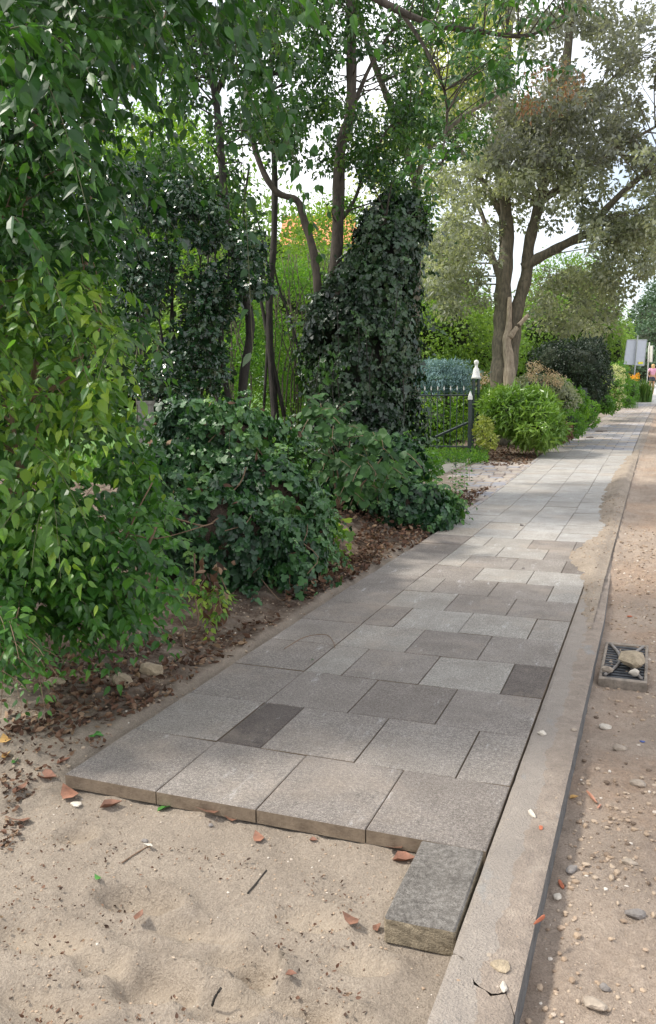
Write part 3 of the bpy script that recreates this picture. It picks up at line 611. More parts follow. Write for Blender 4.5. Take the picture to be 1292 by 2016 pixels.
# fresh light green shoots at its foot
t = empty('creeper_shoot', at(420, 1230, 0), 'light green creeper shoots among withered leaves under the ivy mound', 'creeper')
C = region([(370, 1150), (420, 1130), (450, 1170), (440, 1215), (380, 1215)], 16, 5.0, 5.3, 0); P, Dv, Nv, sz, rn, pos = sprays(C, -RY+rng.normal(size=C.shape)*.5, .12, 4, .055, .6)
leafset(t, 'foliage', P, Dv, Nv, sz, np.clip(rn+.4, 0, 1), 'ovate', 'left'); mb = MB(); twigs_mesh(mb, pos, .002, 1)
mb.build('stems', M['twig'], t)
C = region([(380, 1120), (440, 1110), (450, 1230), (400, 1230)], 60, 5.0, 5.4, 0); leafset(t, 'withered_leaves', C, rdir(60), rdir(60), .07, None, 'curl', 'litter')
for (u, v, D, nm) in ((575, 1160, 6.0, 'ivy trail creeping down the soil beside the slabs'), (655, 1065, 7.3, 'bright green maple-like seedling leaves over the brown litter')):
    t = empty('ivy_trail' if D < 7 else 'seedling', atG(u, v+45), nm, 'ivy' if D < 7 else 'seedling'); poly = [(u-22, v-70), (u+22, v-70), (u+30, v+60), (u-28, v+60)] if D < 7 else [(u-45, v-40), (u+30, v-45), (u+42, v+25), (u-20, v+50)]
    C = region(poly, 70 if D < 7 else 46, D-.15, D+.15, 0); n = len(C)
    leafset(t, 'foliage', C, rng.normal(size=(n, 3))*.4-RZ, rng.normal(size=(n, 3))*.35-RY+RZ*.5, .06*rng.uniform(.6, 1.2, n)*(1 if D < 7 else 1.25), np.clip(rng.random(n)*.6+(.1 if D < 7 else .5), 0, 1), 'ivy', 'ivy' if D < 7 else 'left')
    mb = MB(); stem(mb, [(u, v-70), (u-5, v), (u+4, v+55)], D, .004, .003, 5); mb.build('stems', M['twig'], t)

# ---- 4. ground cover bank leading to the path edge
bankB = [pb(795, 995, 9.0, 90, 45, .45), pb(862, 1000, 9.3, 40, 30, .3), pb(700, 950, 9.0, 80, 45, .5), pb(860, 1015, 8.9, 34, 24, .3), pb(760, 910, 9.6, 70, 50, .5)]
t, P, _ = bt, bP, bN = ivycover('ivy_bank', 'low bank of dark green ivy reaching the edge of the slabs', 'ivy', bankB, 1100, .07, 'ivy', 'rootsoil', .88)
t = empty('hazel_sapling', atG(650, 1010), 'sapling with large round leaves in front of the ivy covered trunk', 'sapling')
C = region([(600, 800), (640, 790), (720, 830), (800, 880), (800, 930), (740, 960), (660, 960), (610, 900)], 60, 7.2, 8.2, .25); C = np.vstack([C, [atD(605, 790, 7.6), atD(625, 805, 7.6), atD(640, 820, 7.6)]])
d = -RY*.6+RX*rng.uniform(-.6, .8, (len(C), 1))+rng.normal(size=C.shape)*.3; P, Dv, Nv, sz, rn, pos = sprays(C, d, .22, 4, .10, .6, .3)
leafset(t, 'foliage', P, Dv, Nv-RY*.6, sz, rn, 'round', 'round'); mb = MB(); twigs_mesh(mb, pos, .003, 1)
for e in ((620, 800), (690, 840), (760, 890), (650, 870)): stem(mb, [(665, 1000), ((665+e[0])/2+8, (1000+e[1])/2), e], 7.8, .009, .004, 6)
mb.build('stems', M['twig'], t, True)
bush('low_shrub', 'small bright green shrub between the ivy bank and the gate', 'shrub', [pb(820, 915, 10.2, 45, 28, .4), pb(785, 895, 10.4, 30, 32, .4), pb(760, 930, 10, 40, 36, .3)], 700, .055, 'ovate', 'mid', core=.6)
t = empty('weed_tuft', atG(905, 965), 'upright leafy weeds growing out of the cobbles', 'weed')
C = np.array([atG(u, v) for u, v in ((895, 960), (905, 965), (915, 962), (925, 950), (890, 950))]); P, Dv, Nv, sz, rn, pos = sprays(C, RZ+rng.normal(size=C.shape)*.15, .4, 8, .07, .05); leafset(t, 'foliage', P, Dv, Nv, sz, rn, 'ovate', 'low'); mb = MB(); twigs_mesh(mb, pos, .003, 1); mb.build('stems', M['twig'], t)

# ---- 5. trunk wrapped in ivy
D = 11.
colB = [pb(715, 880, D, 110, 130, .6), pb(705, 720, D, 105, 130, .55), pb(730, 610, D, 84, 115, .5), pb(760, 520, D, 62, 100, .42), pb(780, 460, D, 58, 60, .4), pb(640, 640, D, 38, 60, .3), pb(770, 700, D, 45, 130, .4), pb(805, 425, D, 26, 40, .3), pb(735, 455, D, 26, 45, .3), pb(765, 410, D, 22, 34, .25)]
t, P, Nn_c = ivycover('ivy_covered_trunk', 'broad old tree stump wrapped to the top in dark ivy', 'ivy clad trunk', colB, 1250, .07, 'ivyd', 'core', .78, .28, holes=.12)
mb = MB(); stem(mb, [(715, 1010), (710, 800), (730, 620), (770, 480), (790, 410)], D, .38, .2, 12); mb.build('trunk', M['barkdark'], t, True)
mb = MB()
for i in range(9):
    u = rng.uniform(630, 810); v = rng.uniform(560, 760); stem(mb, [(u, v), (u+rng.uniform(-8, 8), v+50), (u+rng.uniform(-14, 14), v+rng.uniform(80, 130))], D-.62, .006, .003, 4, 2)
mb.build('hanging_stems', M['barkdark'], t)
pale = region([(600, 700), (660, 680), (690, 720), (640, 760), (590, 740)], 40, 10.2, 10.4); leafset(t, 'pale_leaves', pale, rng.normal(size=pale.shape)*.4-RZ, rdir(40)-RY, .08, np.full(40, .95), 'ovate', 'round')

def strands(t, P, Nn, n, L, size, mat, tm='ivy', dirv=None):
    ix = rng.choice(len(P), n); C = P[ix]+Nn[ix]*.04; d = Nn[ix]*.7+rng.normal(size=(n, 3))*.5+(RZ*.15 if dirv is None else dirv)
    A, B_, C_, s_, r_, pos = sprays(C, d, rng.uniform(.5, 1, n)*L, 5, size, 1.1, .1); leafset(t, 'trailing_leaves', A, B_, C_, s_, np.clip(r_+.15, 0, 1), tm, mat)
    mb = MB(); twigs_mesh(mb, pos, .002, 2); mb.build('trailing_stems', M['green_twig'], t)
strands(t, P, Nn_c, 150, .42, .075, 'ivyd'); strands(mt, mP, mN, 190, .26, .06, 'ivy'); strands(bt, bP, bN, 90, .28, .07, 'ivy'); strands(bt, bP, bN, 40, .35, .06, 'low', 'ovate')
# ---- 6. slender trees behind, sharing one leafy roof
def slender(label, stems_, mat, polys, n, D0, D1, per, size, leafm, gate=.25, seed=3, r=.2, conn=4, tm='small', group='slender trees behind the ivy', name='slender_tree'):
    u, v = stems_[0][0][0]; t = empty(name, atG(u, max(v, 800)), label, 'tree', group); mb = MB(); tp = []
    for pts, D, r0, r1 in stems_: tp += stem(mb, pts, D, r0, r1, 8)
    C = np.vstack([region(p, n, D0, D1, gate, .016, seed+i) for i, p in enumerate(polys)])
    connect(mb, C[::conn], tp, .013); mb.build('trunk', M[mat], t, True)
    P, Dv, Nv, sz, rn = clump_leaves(C, rng.uniform(.6, 1.3, len(C))*r, per, size, .7, .5); leafset(t, 'crown', P, Dv, Nv, sz, rn, tm, leafm); return t
slender('dark slender tree with a kinked stem and drooping glossy leaves', [([(475, 900), (478, 760), (493, 640), (470, 540), (445, 420), (432, 260), (418, 150), (385, 40), (340, -120)], 9.6, .055, .035), ([(452, 800), (436, 690), (440, 610), (462, 560)], 9.6, .034, .025), ([(447, 345), (400, 352), (350, 350), (300, 335)], 9.6, .022, .008), ([(420, 200), (470, 80), (500, -60)], 9.6, .03, .015)],
        'barkdark', [[(220, -150), (560, -150), (600, 120), (590, 330), (500, 450), (330, 470), (220, 380), (190, 150)]], 360, 8.8, 10.8, 40, .07, 'canopy', .38, 31)
slender('thin straight tree with fine upright stems between the ivy and the kinked tree', [([(545, 860), (530, 640), (540, 460), (540, 300), (532, 180), (545, 0), (560, -150)], 11.5, .05, .03), ([(560, 820), (535, 700), (500, 520), (480, 430), (490, 330)], 11.5, .028, .014), ([(430, 820), (420, 700), (410, 560), (412, 440)], 11.5, .022, .012), ([(590, 700), (575, 640), (548, 560), (536, 500)], 11.5, .018, .01), ([(520, 800), (530, 560), (500, 400)], 11.5, .02, .01)],
        'barkdark', [[(440, -150), (700, -150), (680, 60), (640, 250), (560, 330), (470, 300)]], 260, 10.6, 12.6, 40, .07, 'canopy', .42, 33)
slender('tree with a crooked bare limb rising out of the ivy clad trunk', [([(650, 600), (664, 480), (670, 300), (690, 220), (692, 100), (690, -100)], 11.2, .085, .06), ([(628, 590), (618, 500), (598, 430), (585, 395), (545, 378), (515, 330), (490, 250)], 11., .055, .035), ([(655, 590), (700, 530), (735, 470), (760, 430)], 10.7, .035, .022), ([(670, 300), (700, 200), (740, 110), (800, 20)], 11.4, .04, .015), ([(675, 430), (700, 390), (720, 330), (760, 260)], 11.4, .03, .012)],
        'bark', [[(600, -150), (900, -150), (870, 40), (800, 180), (690, 280), (610, 260)], [(610, 150), (860, 180), (880, 440), (800, 440), (640, 400)]], 165, 10.5, 12.5, 38, .072, 'canopy', .42, 35)
slender('grey forked tree leaning left behind the ivy clad trunk', [([(815, 700), (822, 400), (800, 300), (770, 210), (735, 120), (700, 0), (690, -90)], 12.6, .07, .03), ([(815, 380), (840, 300), (900, 240), (960, 200), (1010, 170)], 12.6, .05, .015), ([(790, 270), (830, 190), (850, 90), (880, -40)], 12.8, .035, .015)],
        'barkgrey', [[(740, 60), (900, 30), (1010, 120), (980, 260), (860, 330), (790, 330)]], 150, 11.8, 13.6, 36, .065, 'canopy', .42, 37)
# near branch with bright leaves crossing the top
t = empty('overhanging_branch', atD(700, -60, 7), 'leafy branch with fresh oval leaves hanging across the top of the view of the path', 'branch')
C = region([(820, -60), (1140, -60), (1120, 40), (1100, 120), (1010, 190), (930, 150), (840, 120)], 85, 6.4, 7.4, .42, .02, 44); C = np.vstack([C, region([(820, 120), (960, 160), (900, 300), (850, 370), (820, 260)], 24, 7, 7.8, .4, .02, 45)])
d = RX*rng.uniform(-.8, .8, (len(C), 1))+rng.normal(size=C.shape)*.35; P, Dv, Nv, sz, rn, pos = sprays(C, d, .3, 6, .085, .3); leafset(t, 'foliage', P, Dv, Nv, sz, rn, 'ovate', 'canopy_near')
mb = MB(); tp = stem(mb, [(600, -140), (700, -30), (830, 40), (930, 60), (1040, 70), (1110, 30)], 7.2, .04, .01); tp += stem(mb, [(780, 10), (840, 100), (880, 200), (870, 320)], 7.3, .02, .006); connect(mb, C[::2], tp, .007); twigs_mesh(mb, pos[::2], .003); mb.build('twigs', M['bark'], t, True)
# holly-like dark evergreen left of centre
t = empty('holly_bush', atG(330, 860), 'dark glossy evergreen bush with spiny leaves beside the tall shrub', 'bush')
C = region([(210, 330), (300, 340), (420, 390), (500, 470), (520, 580), (470, 640), (460, 720), (400, 800), (300, 800), (250, 700), (230, 540)], 290, 8.2, 9.8, .47, .02, 71)
P, Dv, Nv, sz, rn = clump_leaves(C, np.full(len(C), .17), 36, .06, .6, .6); leafset(t, 'foliage', P, Dv, Nv, sz, rn, 'ivy', 'holly')
mb = MB(); tp = []
for i in range(7): tp += stem(mb, [(300+i*14, 880), (290+i*20+rng.uniform(-15, 15), 700), (270+i*28+rng.uniform(-20, 20), 540), (260+i*30, 420)], 8.9, .016, .006, 6)
connect(mb, C[::6], tp, .006); mb.build('stems', M['barkdark'], t, True)
def thicket(name, label, poly, n, D0, D1, per, size, mat, gate, seed, r=.3, tm='small', nst=14, group=None):
    cx = np.mean([p[0] for p in poly]); t = empty(name, atG(cx, 880), label, 'shrub', group); C = region(poly, n, D0, D1, gate, .02, seed); C = C[C[:, 2] > .1]
    P, Dv, Nv, sz, rn = clump_leaves(C, rng.uniform(.5, 1.3, len(C))*r, per, size, .4, .5); leafset(t, 'foliage', P, Dv, Nv, sz, rn, tm, mat); mb = MB()
    u0, u1 = min(p[0] for p in poly), max(p[0] for p in poly); v0 = min(p[1] for p in poly)
    for i in range(nst):
        u = rng.uniform(u0, u1); stem(mb, [(u, 860), (u+rng.uniform(-12, 12), 740), (u+rng.uniform(-30, 30), 620), (u+rng.uniform(-50, 50), max(v0, 480))], D0+.2, .014, .004, 5, 3)
    mb.build('stems', M['barkgrey'], t, True); return t
thicket('garden_thicket', 'fine leaved green thicket of thin shoots between the slender stems', [(400, 540), (640, 500), (660, 640), (620, 800), (560, 880), (430, 860), (390, 700)], 330, 11.6, 13.6, 60, .045, 'mid', .36, 81, .22, nst=34)
thicket('garden_thicket', 'sunlit yellow-green foliage glimpsed above the holly bush', [(200, 230), (330, 210), (460, 300), (500, 420), (420, 480), (300, 470), (210, 400)], 150, 14, 17, 60, .075, 'sunny', .40, 82, .35, nst=5)
# ---- garden beyond the screen
bush('garden_shrub', 'sunlit yellow-green shrub glowing behind the dark holly bush', 'shrub', [pb(300, 330, 15, 110, 120, 1.), pb(350, 440, 18, 100, 90, 1.)], 120, .09, 'ovate', 'sunny', core=.0, thick=1.2, group=None)
bush('garden_shrub', 'feathery light green shrub seen between the slender stems', 'shrub', [pb(460, 680, 13.5, 120, 130, .8), pb(560, 600, 14.5, 120, 130, .9), pb(620, 620, 16, 70, 110, .8)], 190, .07, 'small', 'far', core=.55, thick=1.2)
bush('garden_shrub', 'sunny fine leaved shrub left of the ivy clad trunk near the lawn', 'shrub', [pb(420, 760, 16, 90, 80, .8), pb(560, 760, 15, 90, 100, .8)], 220, .07, 'small', 'sunny', core=.5, thick=1.)
bush('garden_shrub', 'big light green garden shrub behind the iron gate', 'shrub', [pb(860, 650, 25, 120, 80, 2.), pb(800, 700, 24, 90, 80, 1.5), pb(930, 690, 27, 90, 80, 1.5), pb(850, 560, 30, 90, 90, 2)], 100, .12, 'small', 'far', core=.7, thick=.6)
bush('garden_shrub', 'green shrub low behind the bars of the iron gate', 'shrub', [pb(850, 830, 20, 90, 45, 1.), pb(920, 800, 24, 60, 40, 1.)], 120, .1, 'small', 'sunny', core=.5, thick=.8)
bush('distant_tree', 'leafy tree closing the garden behind the slender stems', 'tree', [pb(350, 560, 34, 330, 200, 3), pb(650, 620, 38, 260, 130, 3), pb(-100, 500, 34, 330, 300, 3), pb(150, 720, 30, 300, 140, 3)], 22, .24, 'small', 'far', core=.9, group='distant trees')
bush('distant_tree', 'bright yellow-green tree top shining through the middle canopy', 'tree', [pb(880, 130, 32, 90, 90, 2), pb(800, 330, 33, 100, 120, 2)], 30, .16, 'small', 'yellow', core=0, thick=.8, group='distant trees')
t = empty('leaning_post', atG(285, 900), 'rough grey concrete post half hidden beside the holly bush', 'post')
M['concrete'] = plain('rough_concrete', (.27, .26, .23), .9, .35, 30, 1.)
mb = MB(); p = atD(287, 800, 8.3); mb.box((p[0], p[1], p[2]*.5), (.08, .07, p[2]*.5+.02), yaw+.2, .5, .92); mb.build('shaft', M['concrete'], t); mb = MB(); mb.box((p[0], p[1], p[2]+.035), (.085, .075, .015), yaw+.2); mb.build('cap', M['concrete'], t)

thicket('garden_thicket', 'loose sunlit twigs veiling the orange roof behind the bare limb', [(540, 380), (700, 390), (700, 560), (560, 560)], 120, 16, 19, 40, .07, 'sunny', .35, 84, .3, nst=5)
# ---- 7. big grey-green tree on the right
t = empty('large_tree', atG(985, 868), 'big grey-green tree with a forked trunk and a torn dead limb', 'tree'); D = 21.
mb = MB(); tp = []
tp += stem(mb, [(983, 880), (984, 770), (988, 690), (990, 620), (991, 560), (998, 470), (990, 350), (990, 220), (1000, 60), (1010, -120)], D, .27, .1, 14)
tp += stem(mb, [(1000, 760), (1010, 680), (1018, 610), (1036, 545), (1042, 480), (1062, 400), (1082, 300), (1110, 160), (1130, -20)], D, .18, .1, 12)
tp += stem(mb, [(1030, 528), (1060, 508), (1110, 482), (1160, 455), (1195, 410), (1260, 350), (1340, 300)], [D, D-.1, D-.3, D-.6, D-1, D-1.5, D-2], .14, .05, 9)
tp += stem(mb, [(988, 560), (975, 520), (960, 480), (955, 440), (940, 400)], D, .09, .05, 8); tp += stem(mb, [(985, 545), (965, 505), (940, 492), (880, 486), (830, 480)], D, .06, .02, 7)
tp += stem(mb, [(992, 430), (940, 340), (880, 260), (850, 200)], D, .09, .03, 8); tp += stem(mb, [(1062, 400), (1130, 350), (1200, 300), (1290, 250)], D-.5, .09, .03, 8); tp += stem(mb, [(1090, 260), (1160, 200), (1240, 120)], D, .07, .03, 8); tp += stem(mb, [(1180, 430), (1230, 420), (1300, 400)], D-1, .06, .02, 7)
mb2 = mb
polyR = [(850, -200), (1500, -200), (1500, 520), (1290, 500), (1225, 560), (1180, 520), (1170, 480), (1120, 480), (1075, 460), (1020, 440), (960, 470), (900, 560), (850, 590), (822, 470), (830, 300), (870, 180), (930, 100)]
Cm = C = region(polyR, 1000, 17.5, 24, .42, .022, 61); C = np.vstack([C, region([(900, 200), (1180, 180), (1200, 430), (1090, 440), (1010, 430), (900, 400)], 150, 18.5, 23, .25, .02, 66), region([(1150, 420), (1290, 400), (1290, 520), (1235, 585), (1190, 560)], 60, 19, 21, .2, .02, 62), region([(890, 430), (980, 440), (960, 600), (880, 620), (840, 560)], 70, 19, 22, .2, .02, 63), region([(1040, 540), (1180, 520), (1220, 600), (1190, 660), (1060, 640)], 70, 20.5, 24, .25, .02, 64)])
tpa = np.array(tp); dd = np.array([np.linalg.norm(tpa-c, axis=1).min() for c in Cm]); connect(mb, Cm[dd < 1.9][::2], tp, .02); mb.build('trunk', M['barkgrey'], t, True)
R_ = rng.uniform(.2, .42, len(C)); P, Dv, Nv, sz, rn = clump_leaves(C, R_, 62, .12, .35, .5, .8)
right = (P-C0)@R0/((P-C0)@F0) > .18; hi = right & (P[:, 2] > 6.2)
leafset(t, 'crown', P[~hi], Dv[~hi], Nv[~hi], sz[~hi], rn[~hi], 'small', 'grey'); leafset(t, 'upper_crown', P[hi], Dv[hi], Nv[hi], sz[hi], rn[hi], 'small', 'purple')
C = region([(1030, 130), (1130, 90), (1150, 200), (1100, 230), (1030, 220)], 22, 17.5, 19, .2); P, Dv, Nv, sz, rn = clump_leaves(C, np.full(22, .22), 18, .1, 1.); leafset(t, 'withered_foliage', P, Dv, Nv, sz, rn, 'small', 'rust')
mb = MB(); stem(mb, [(1003, 780), (1003, 720), (998, 670), (1002, 640), (1004, 585)], D-.3, .16, .05, 9); stem(mb, [(1003, 665), (1018, 645), (1040, 620)], D-.35, .08, .045, 8); mb.build('dead_limb', M['deadwood'], t, True)
bush('sunlit_tree', 'yellow-green leafed young tree behind the big grey-green tree', 'tree', [pb(930, 90, 17.5, 70, 60, 1), pb(900, 160, 17.8, 60, 50, .8)], 90, .09, 'ovate', 'yellow', core=0, thick=1.2)

# ---- 8. planting along the far left side of the path
bush('distant_tree', 'long green tree belt far behind the big grey-green trunk', 'tree', [pb(1000, 690, 60, 90, 75, 3), pb(900, 660, 62, 90, 90, 3), pb(1100, 700, 58, 90, 60, 3), pb(760, 640, 62, 100, 110, 3)], 14, .3, 'small', 'far', core=.9, group='distant trees')
t = bush('blue_spruce', 'flat-topped dwarf blue spruce behind the iron gate', 'conifer', [pb(870, 722, 20.5, 44, 9, .5), pb(900, 738, 20.6, 36, 8, .5), pb(825, 735, 20.5, 32, 8, .5), pb(855, 748, 20.3, 48, 8, .5), pb(835, 768, 20.3, 38, 8, .4), pb(900, 763, 20.4, 28, 7, .4), pb(815, 755, 20.4, 22, 7, .4)], 520, .10, 'long', 'spruce', core=0, thick=1.1, out=1.2, down=-.1)
mb = MB(); stem(mb, [(878, 880), (882, 800), (875, 750)], 20.6, .07, .05); mb.build('trunk', M['barkdark'], t, True)
t = bush('laurel_bush', 'lush lime green laurel bush beside the gate post', 'bush', [pb(1010, 815, 17.8, 52, 42, .7), pb(1055, 835, 17.6, 45, 40, .7), pb(990, 795, 18, 38, 26, .6), pb(1050, 800, 18, 44, 28, .6)], 420, .17, 'long', 'laurel', core=.8, down=.1, out=.8)
bush('golden_shrub', 'small yellow-leaved shrub squeezed beside the gate post', 'shrub', [pb(952, 848, 17.2, 15, 26, .3), pb(963, 866, 17, 15, 14, .3)], 380, .075, 'small', 'yellow', core=.45, thick=.5)
t = bush('dry_seedhead_shrub', 'shrub with pale dried flower heads in front of the big trunk', 'shrub', [pb(1060, 765, 20, 50, 26, .5), pb(1100, 780, 20.5, 35, 30, .5)], 330, .07, 'small', 'grey', core=.8)
C = region([(1035, 730), (1050, 705), (1075, 725), (1110, 740), (1110, 760), (1050, 755)], 46, 19.3, 19.8); P, Dv, Nv, sz, rn = clump_leaves(C, np.full(46, .09), 26, .04); leafset(t, 'seed_heads', P, Dv, Nv, sz, rn, 'small', 'dryflower')
C = region([(925, 725), (960, 735), (960, 765), (935, 765)], 16, 20, 21); P, Dv, Nv, sz, rn = clump_leaves(C, np.full(16, .09), 24, .04); leafset(t, 'seed_heads', P, Dv, Nv, sz, rn, 'small', 'dryflower')
bush('dark_hedge', 'nearly black clipped yew hedge beside the path', 'hedge', [pb(1130, 735, 26, 62, 62, 1.2), pb(1165, 720, 27, 28, 62, .9), pb(1090, 715, 26, 45, 40, 1), pb(1160, 770, 25.5, 20, 36, .6)], 330, .07, 'small', 'yew', core=.92, thick=.12)
bush('green_shrub', 'dark green broadleaf shrub between laurel and yew hedge', 'shrub', [pb(1118, 800, 21, 35, 36, .5), pb(1100, 775, 21.5, 26, 30, .5)], 300, .10, 'ovate', 'mid', core=.8)
bush('edging_plant', 'mixed red and green edging plants spilling onto the bricks', 'ground cover', [pb(1120, 835, 19.6, 30, 26, .4), pb(1150, 822, 22, 24, 18, .4), pb(1090, 856, 18.4, 16, 16, .3), pb(1165, 805, 23.5, 14, 14, .3)], 420, .07, 'small', 'mid', core=.75)
t = bush('rusty_plant', 'withered brown-red plant drooping over the bed edge', 'plant', [pb(1108, 850, 18.6, 14, 18, .3)], 500, .08, 'small', 'litter', core=.5)
for lab, bl, dn in (('round-headed green tree far behind the big trunk', [pb(1120, 590, 42, 85, 80, 2.5), pb(1070, 640, 40, 60, 60, 2), pb(1160, 640, 40, 60, 60, 2)], 60),
                ('light green bushy tree above the hydrangea', [pb(1200, 690, 46, 28, 50, 1.5), pb(1190, 740, 46, 26, 40, 1), pb(1160, 650, 46, 40, 50, 1.5)], 70),
                ('pale green tree just left of the road sign', [pb(1220, 660, 60, 22, 26, 2), pb(1212, 690, 55, 30, 40, 2)], 50)):
    bush('distant_tree', lab, 'tree', bl, dn, .15, 'small', 'far', core=.9, group='distant trees')
bush('distant_tree', 'dark blue-green tree standing behind the road sign', 'tree', [pb(1285, 640, 95, 42, 52, 4), pb(1275, 690, 85, 45, 55, 3), pb(1330, 600, 95, 55, 70, 4), pb(1262, 725, 80, 40, 40, 2)], 14, .36, 'small', 'fardark', core=.93, group='distant trees')
t = bush('hydrangea', 'hydrangea with large creamy white flower heads beside the path', 'shrub', [pb(1200, 775, 30, 24, 34, .7), pb(1215, 750, 31, 18, 36, .7), pb(1190, 795, 28, 16, 16, .5)], 300, .09, 'ovate', 'mid', core=.85)
for (u, v) in ((1207, 724), (1214, 735), (1220, 742), (1224, 752), (1208, 748), (1198, 738), (1222, 765), (1212, 768), (1226, 780), (1216, 783), (1201, 760), (1194, 750), (1228, 741), (1208, 775), (1219, 795), (1225, 728), (1214, 722)):
    P, Dv, Nv, sz, rn = clump_leaves(np.array([atD(u, v, 29.4)]), np.array([.11]), 90, .045, 0, 0, .9); leafset(t, 'flower_head', P, Dv, Nv, sz, rn, 'small', 'cream')
t = bush('border_plant', 'red tinged border plants behind the hydrangea', 'plant', [pb(1240, 770, 34, 14, 24, .5), pb(1234, 790, 32, 12, 10, .4)], 260, .08, 'small', 'mid', core=.8)
C = region([(1232, 738), (1258, 738), (1260, 748), (1232, 748)], 30, 37, 38); P, Dv, Nv, sz, rn = clump_leaves(C, np.full(30, .09), 14, .06, 0, 1); t = empty('coneflower', atG(1245, 785), 'bed of orange-yellow flowers beside the sign pole', 'flowers'); leafset(t, 'flowers', P, Dv, Nv, sz, rn, 'small', 'orange')
mb = MB(); [mb.tube([p, [p[0], p[1], float(zt(p[1]))]], .012, 4, False) for p in C]; mb.build('stalks', M['grass'], t)
t = empty('ornamental_grass', atG(1268, 783), 'tall clump of green ornamental grass next to the walking woman', 'grass clump'); b0 = atD(1268, 779, 42); n = 900
P = b0+RX*rng.normal(size=(n, 1))*.12+RY*rng.normal(size=(n, 1))*.15; P[:, 2] = float(zt(b0[1])); leafset(t, 'blades', P, RZ+rng.normal(size=(n, 3))*.16, rdir(n), rng.uniform(.6, 1.05, n), None, 'needle', 'grass')
t = empty('groundcover_patch', atG(870, 910), 'grey-green creeping plants at the foot of the iron gate', 'ground cover')
P = np.array([atG(u, v) for u, v in zip(rng.uniform(780, 960, 4200), rng.uniform(893, 914, 4200))]); n = len(P); P[:, 2] += np.abs(rng.normal(size=n))*.09
k = P[:, 2] < .45; leafset(t, 'foliage', P[k], (rdir(n)+RZ*.3)[k], (rdir(n)+RZ)[k], .055, None, 'small', 'mid')
# grass blades on the lawn edge
n = 9000; xs = rng.uniform(-11, -4.3, n); ys = rng.uniform(6, 24, n); P = np.stack([xs, ys, zt(ys)+.03], 1)
o = link('grass', leaves('grass', P, RZ+rng.normal(size=(n, 3))*.35, rdir(n), rng.uniform(.06, .22, n), 'small'), M['grass']); tag(o, 'rough grass growing in the garden behind the shrubs', 'grass', kind='stuff')
# ---- litter of dead leaves and twigs along the bed
def litter(name, label, poly_uv, n, size, seed, mat='litter', tmn='curl', dz=.012, kind='stuff'):
    a = np.array(poly_uv, float); o = []
    while len(o) < n:
        u = rng.uniform(a[:, 0].min(), a[:, 0].max(), n); v = rng.uniform(a[:, 1].min(), a[:, 1].max(), n); k = inpoly(u, v, poly_uv) & (rng.random(n) < 1); o += [at(p, q, .02) for p, q in zip(u[k], v[k])]
    P = np.array(o[:n]); k = vnoise(P[:, 0]*5+30, P[:, 1]*5+30, seed) > .3; P = P[k]; P[:, 2] = gz(P[:, 0], P[:, 1])+rng.uniform(0, dz, len(P)); m = len(P)
    Nv = rng.normal(size=(m, 3))*.45+RZ; Dv = rdir(m)*np.array([1, 1, .3]); ob = link(name, leaves(name, P, Dv, Nv, size*rng.uniform(.5, 1.3, m), tmn), M[mat]); return tag(ob, label, 'leaf litter', kind=kind)
litter('leaf_litter', 'brown dead leaves and twigs along the soil edge', [(0, 1300), (200, 1270), (380, 1240), (560, 1200), (640, 1150), (600, 1180), (430, 1290), (330, 1360), (250, 1400), (120, 1440), (0, 1440)], 1500, .034, 5)
litter('leaf_litter', 'red-brown dead leaves heaped between ivy and slabs', [(560, 1190), (600, 1080), (690, 1010), (830, 980), (850, 1050), (760, 1095), (660, 1150)], 3600, .042, 6, dz=.09)
litter('leaf_litter', 'dry leaves beside the gate and the stone edging', [(940, 885), (1060, 850), (1075, 880), (1040, 915), (960, 915), (930, 905)], 1600, .06, 7)
litter('leaf_litter', 'scattered dry leaf crumbs by the cobbles', [(880, 970), (975, 955), (960, 985), (905, 1010)], 1200, .04, 8)
litter('dark_crumbs', 'dark crumbs of bark and roots sprinkled over the sand bed', [(0, 1600), (300, 1610), (760, 1700), (720, 1980), (0, 2016)], 750, .011, 19)
litter('leaf_litter', 'sparse crumbs of dead leaf on the damp sand', [(0, 1440), (130, 1400), (250, 1400), (120, 1520), (0, 1640)], 420, .022, 9)
# ================================================================ THINGS
# ---- half kerb block lying at the open end of the slabs
def blockmat():
    m, n, b = newmat('weathered_concrete'); f = noise(n, 48, 8, .8); c = ramp(n, f, [(.065, .058, .052), (.145, .133, .12), (.25, .235, .215)], [.3, .5, .7]); c = mixc(n, .5, c, ramp(n, noise(n, 7, 4), [(.7,)*3, (1.25,)*3], [.35, .65]), 'MULTIPLY')
    geo = n.nodes.new('ShaderNodeNewGeometry'); sx = n.nodes.new('ShaderNodeSeparateXYZ'); n.links.new(geo.outputs['True Normal'], sx.inputs[0])
    c = mixc(n, math_(n, 'LESS_THAN', sx.outputs['Z'], .45), c, ramp(n, noise(n, 34, 7, .7), [(.14, .115, .08), (.32, .265, .185)], [.3, .68]))
    c = mixc(n, .6, c, ramp(n, noise(n, 210, 3, .8), [(.5,)*3, (1.5,)*3], [.35, .65]), 'MULTIPLY')
    n.links.new(c, b.inputs['Base Color']); b.inputs['Roughness'].default_value = .95; b.inputs['Specular IOR Level'].default_value = .15; bump(n, b, math_(n, 'ADD', noise(n, 200, 3), noise(n, 50, 5)), .8, .006); return m
M['block'] = blockmat()
bm = bmesh.new(); bmesh.ops.create_cube(bm, size=1); bmesh.ops.scale(bm, vec=(.2, .43, .078), verts=bm.verts)
bmesh.ops.bevel(bm, geom=bm.edges[:], offset=.005, segments=1, affect='EDGES'); bmesh.ops.subdivide_edges(bm, edges=bm.edges[:], cuts=5, use_grid_fill=True)
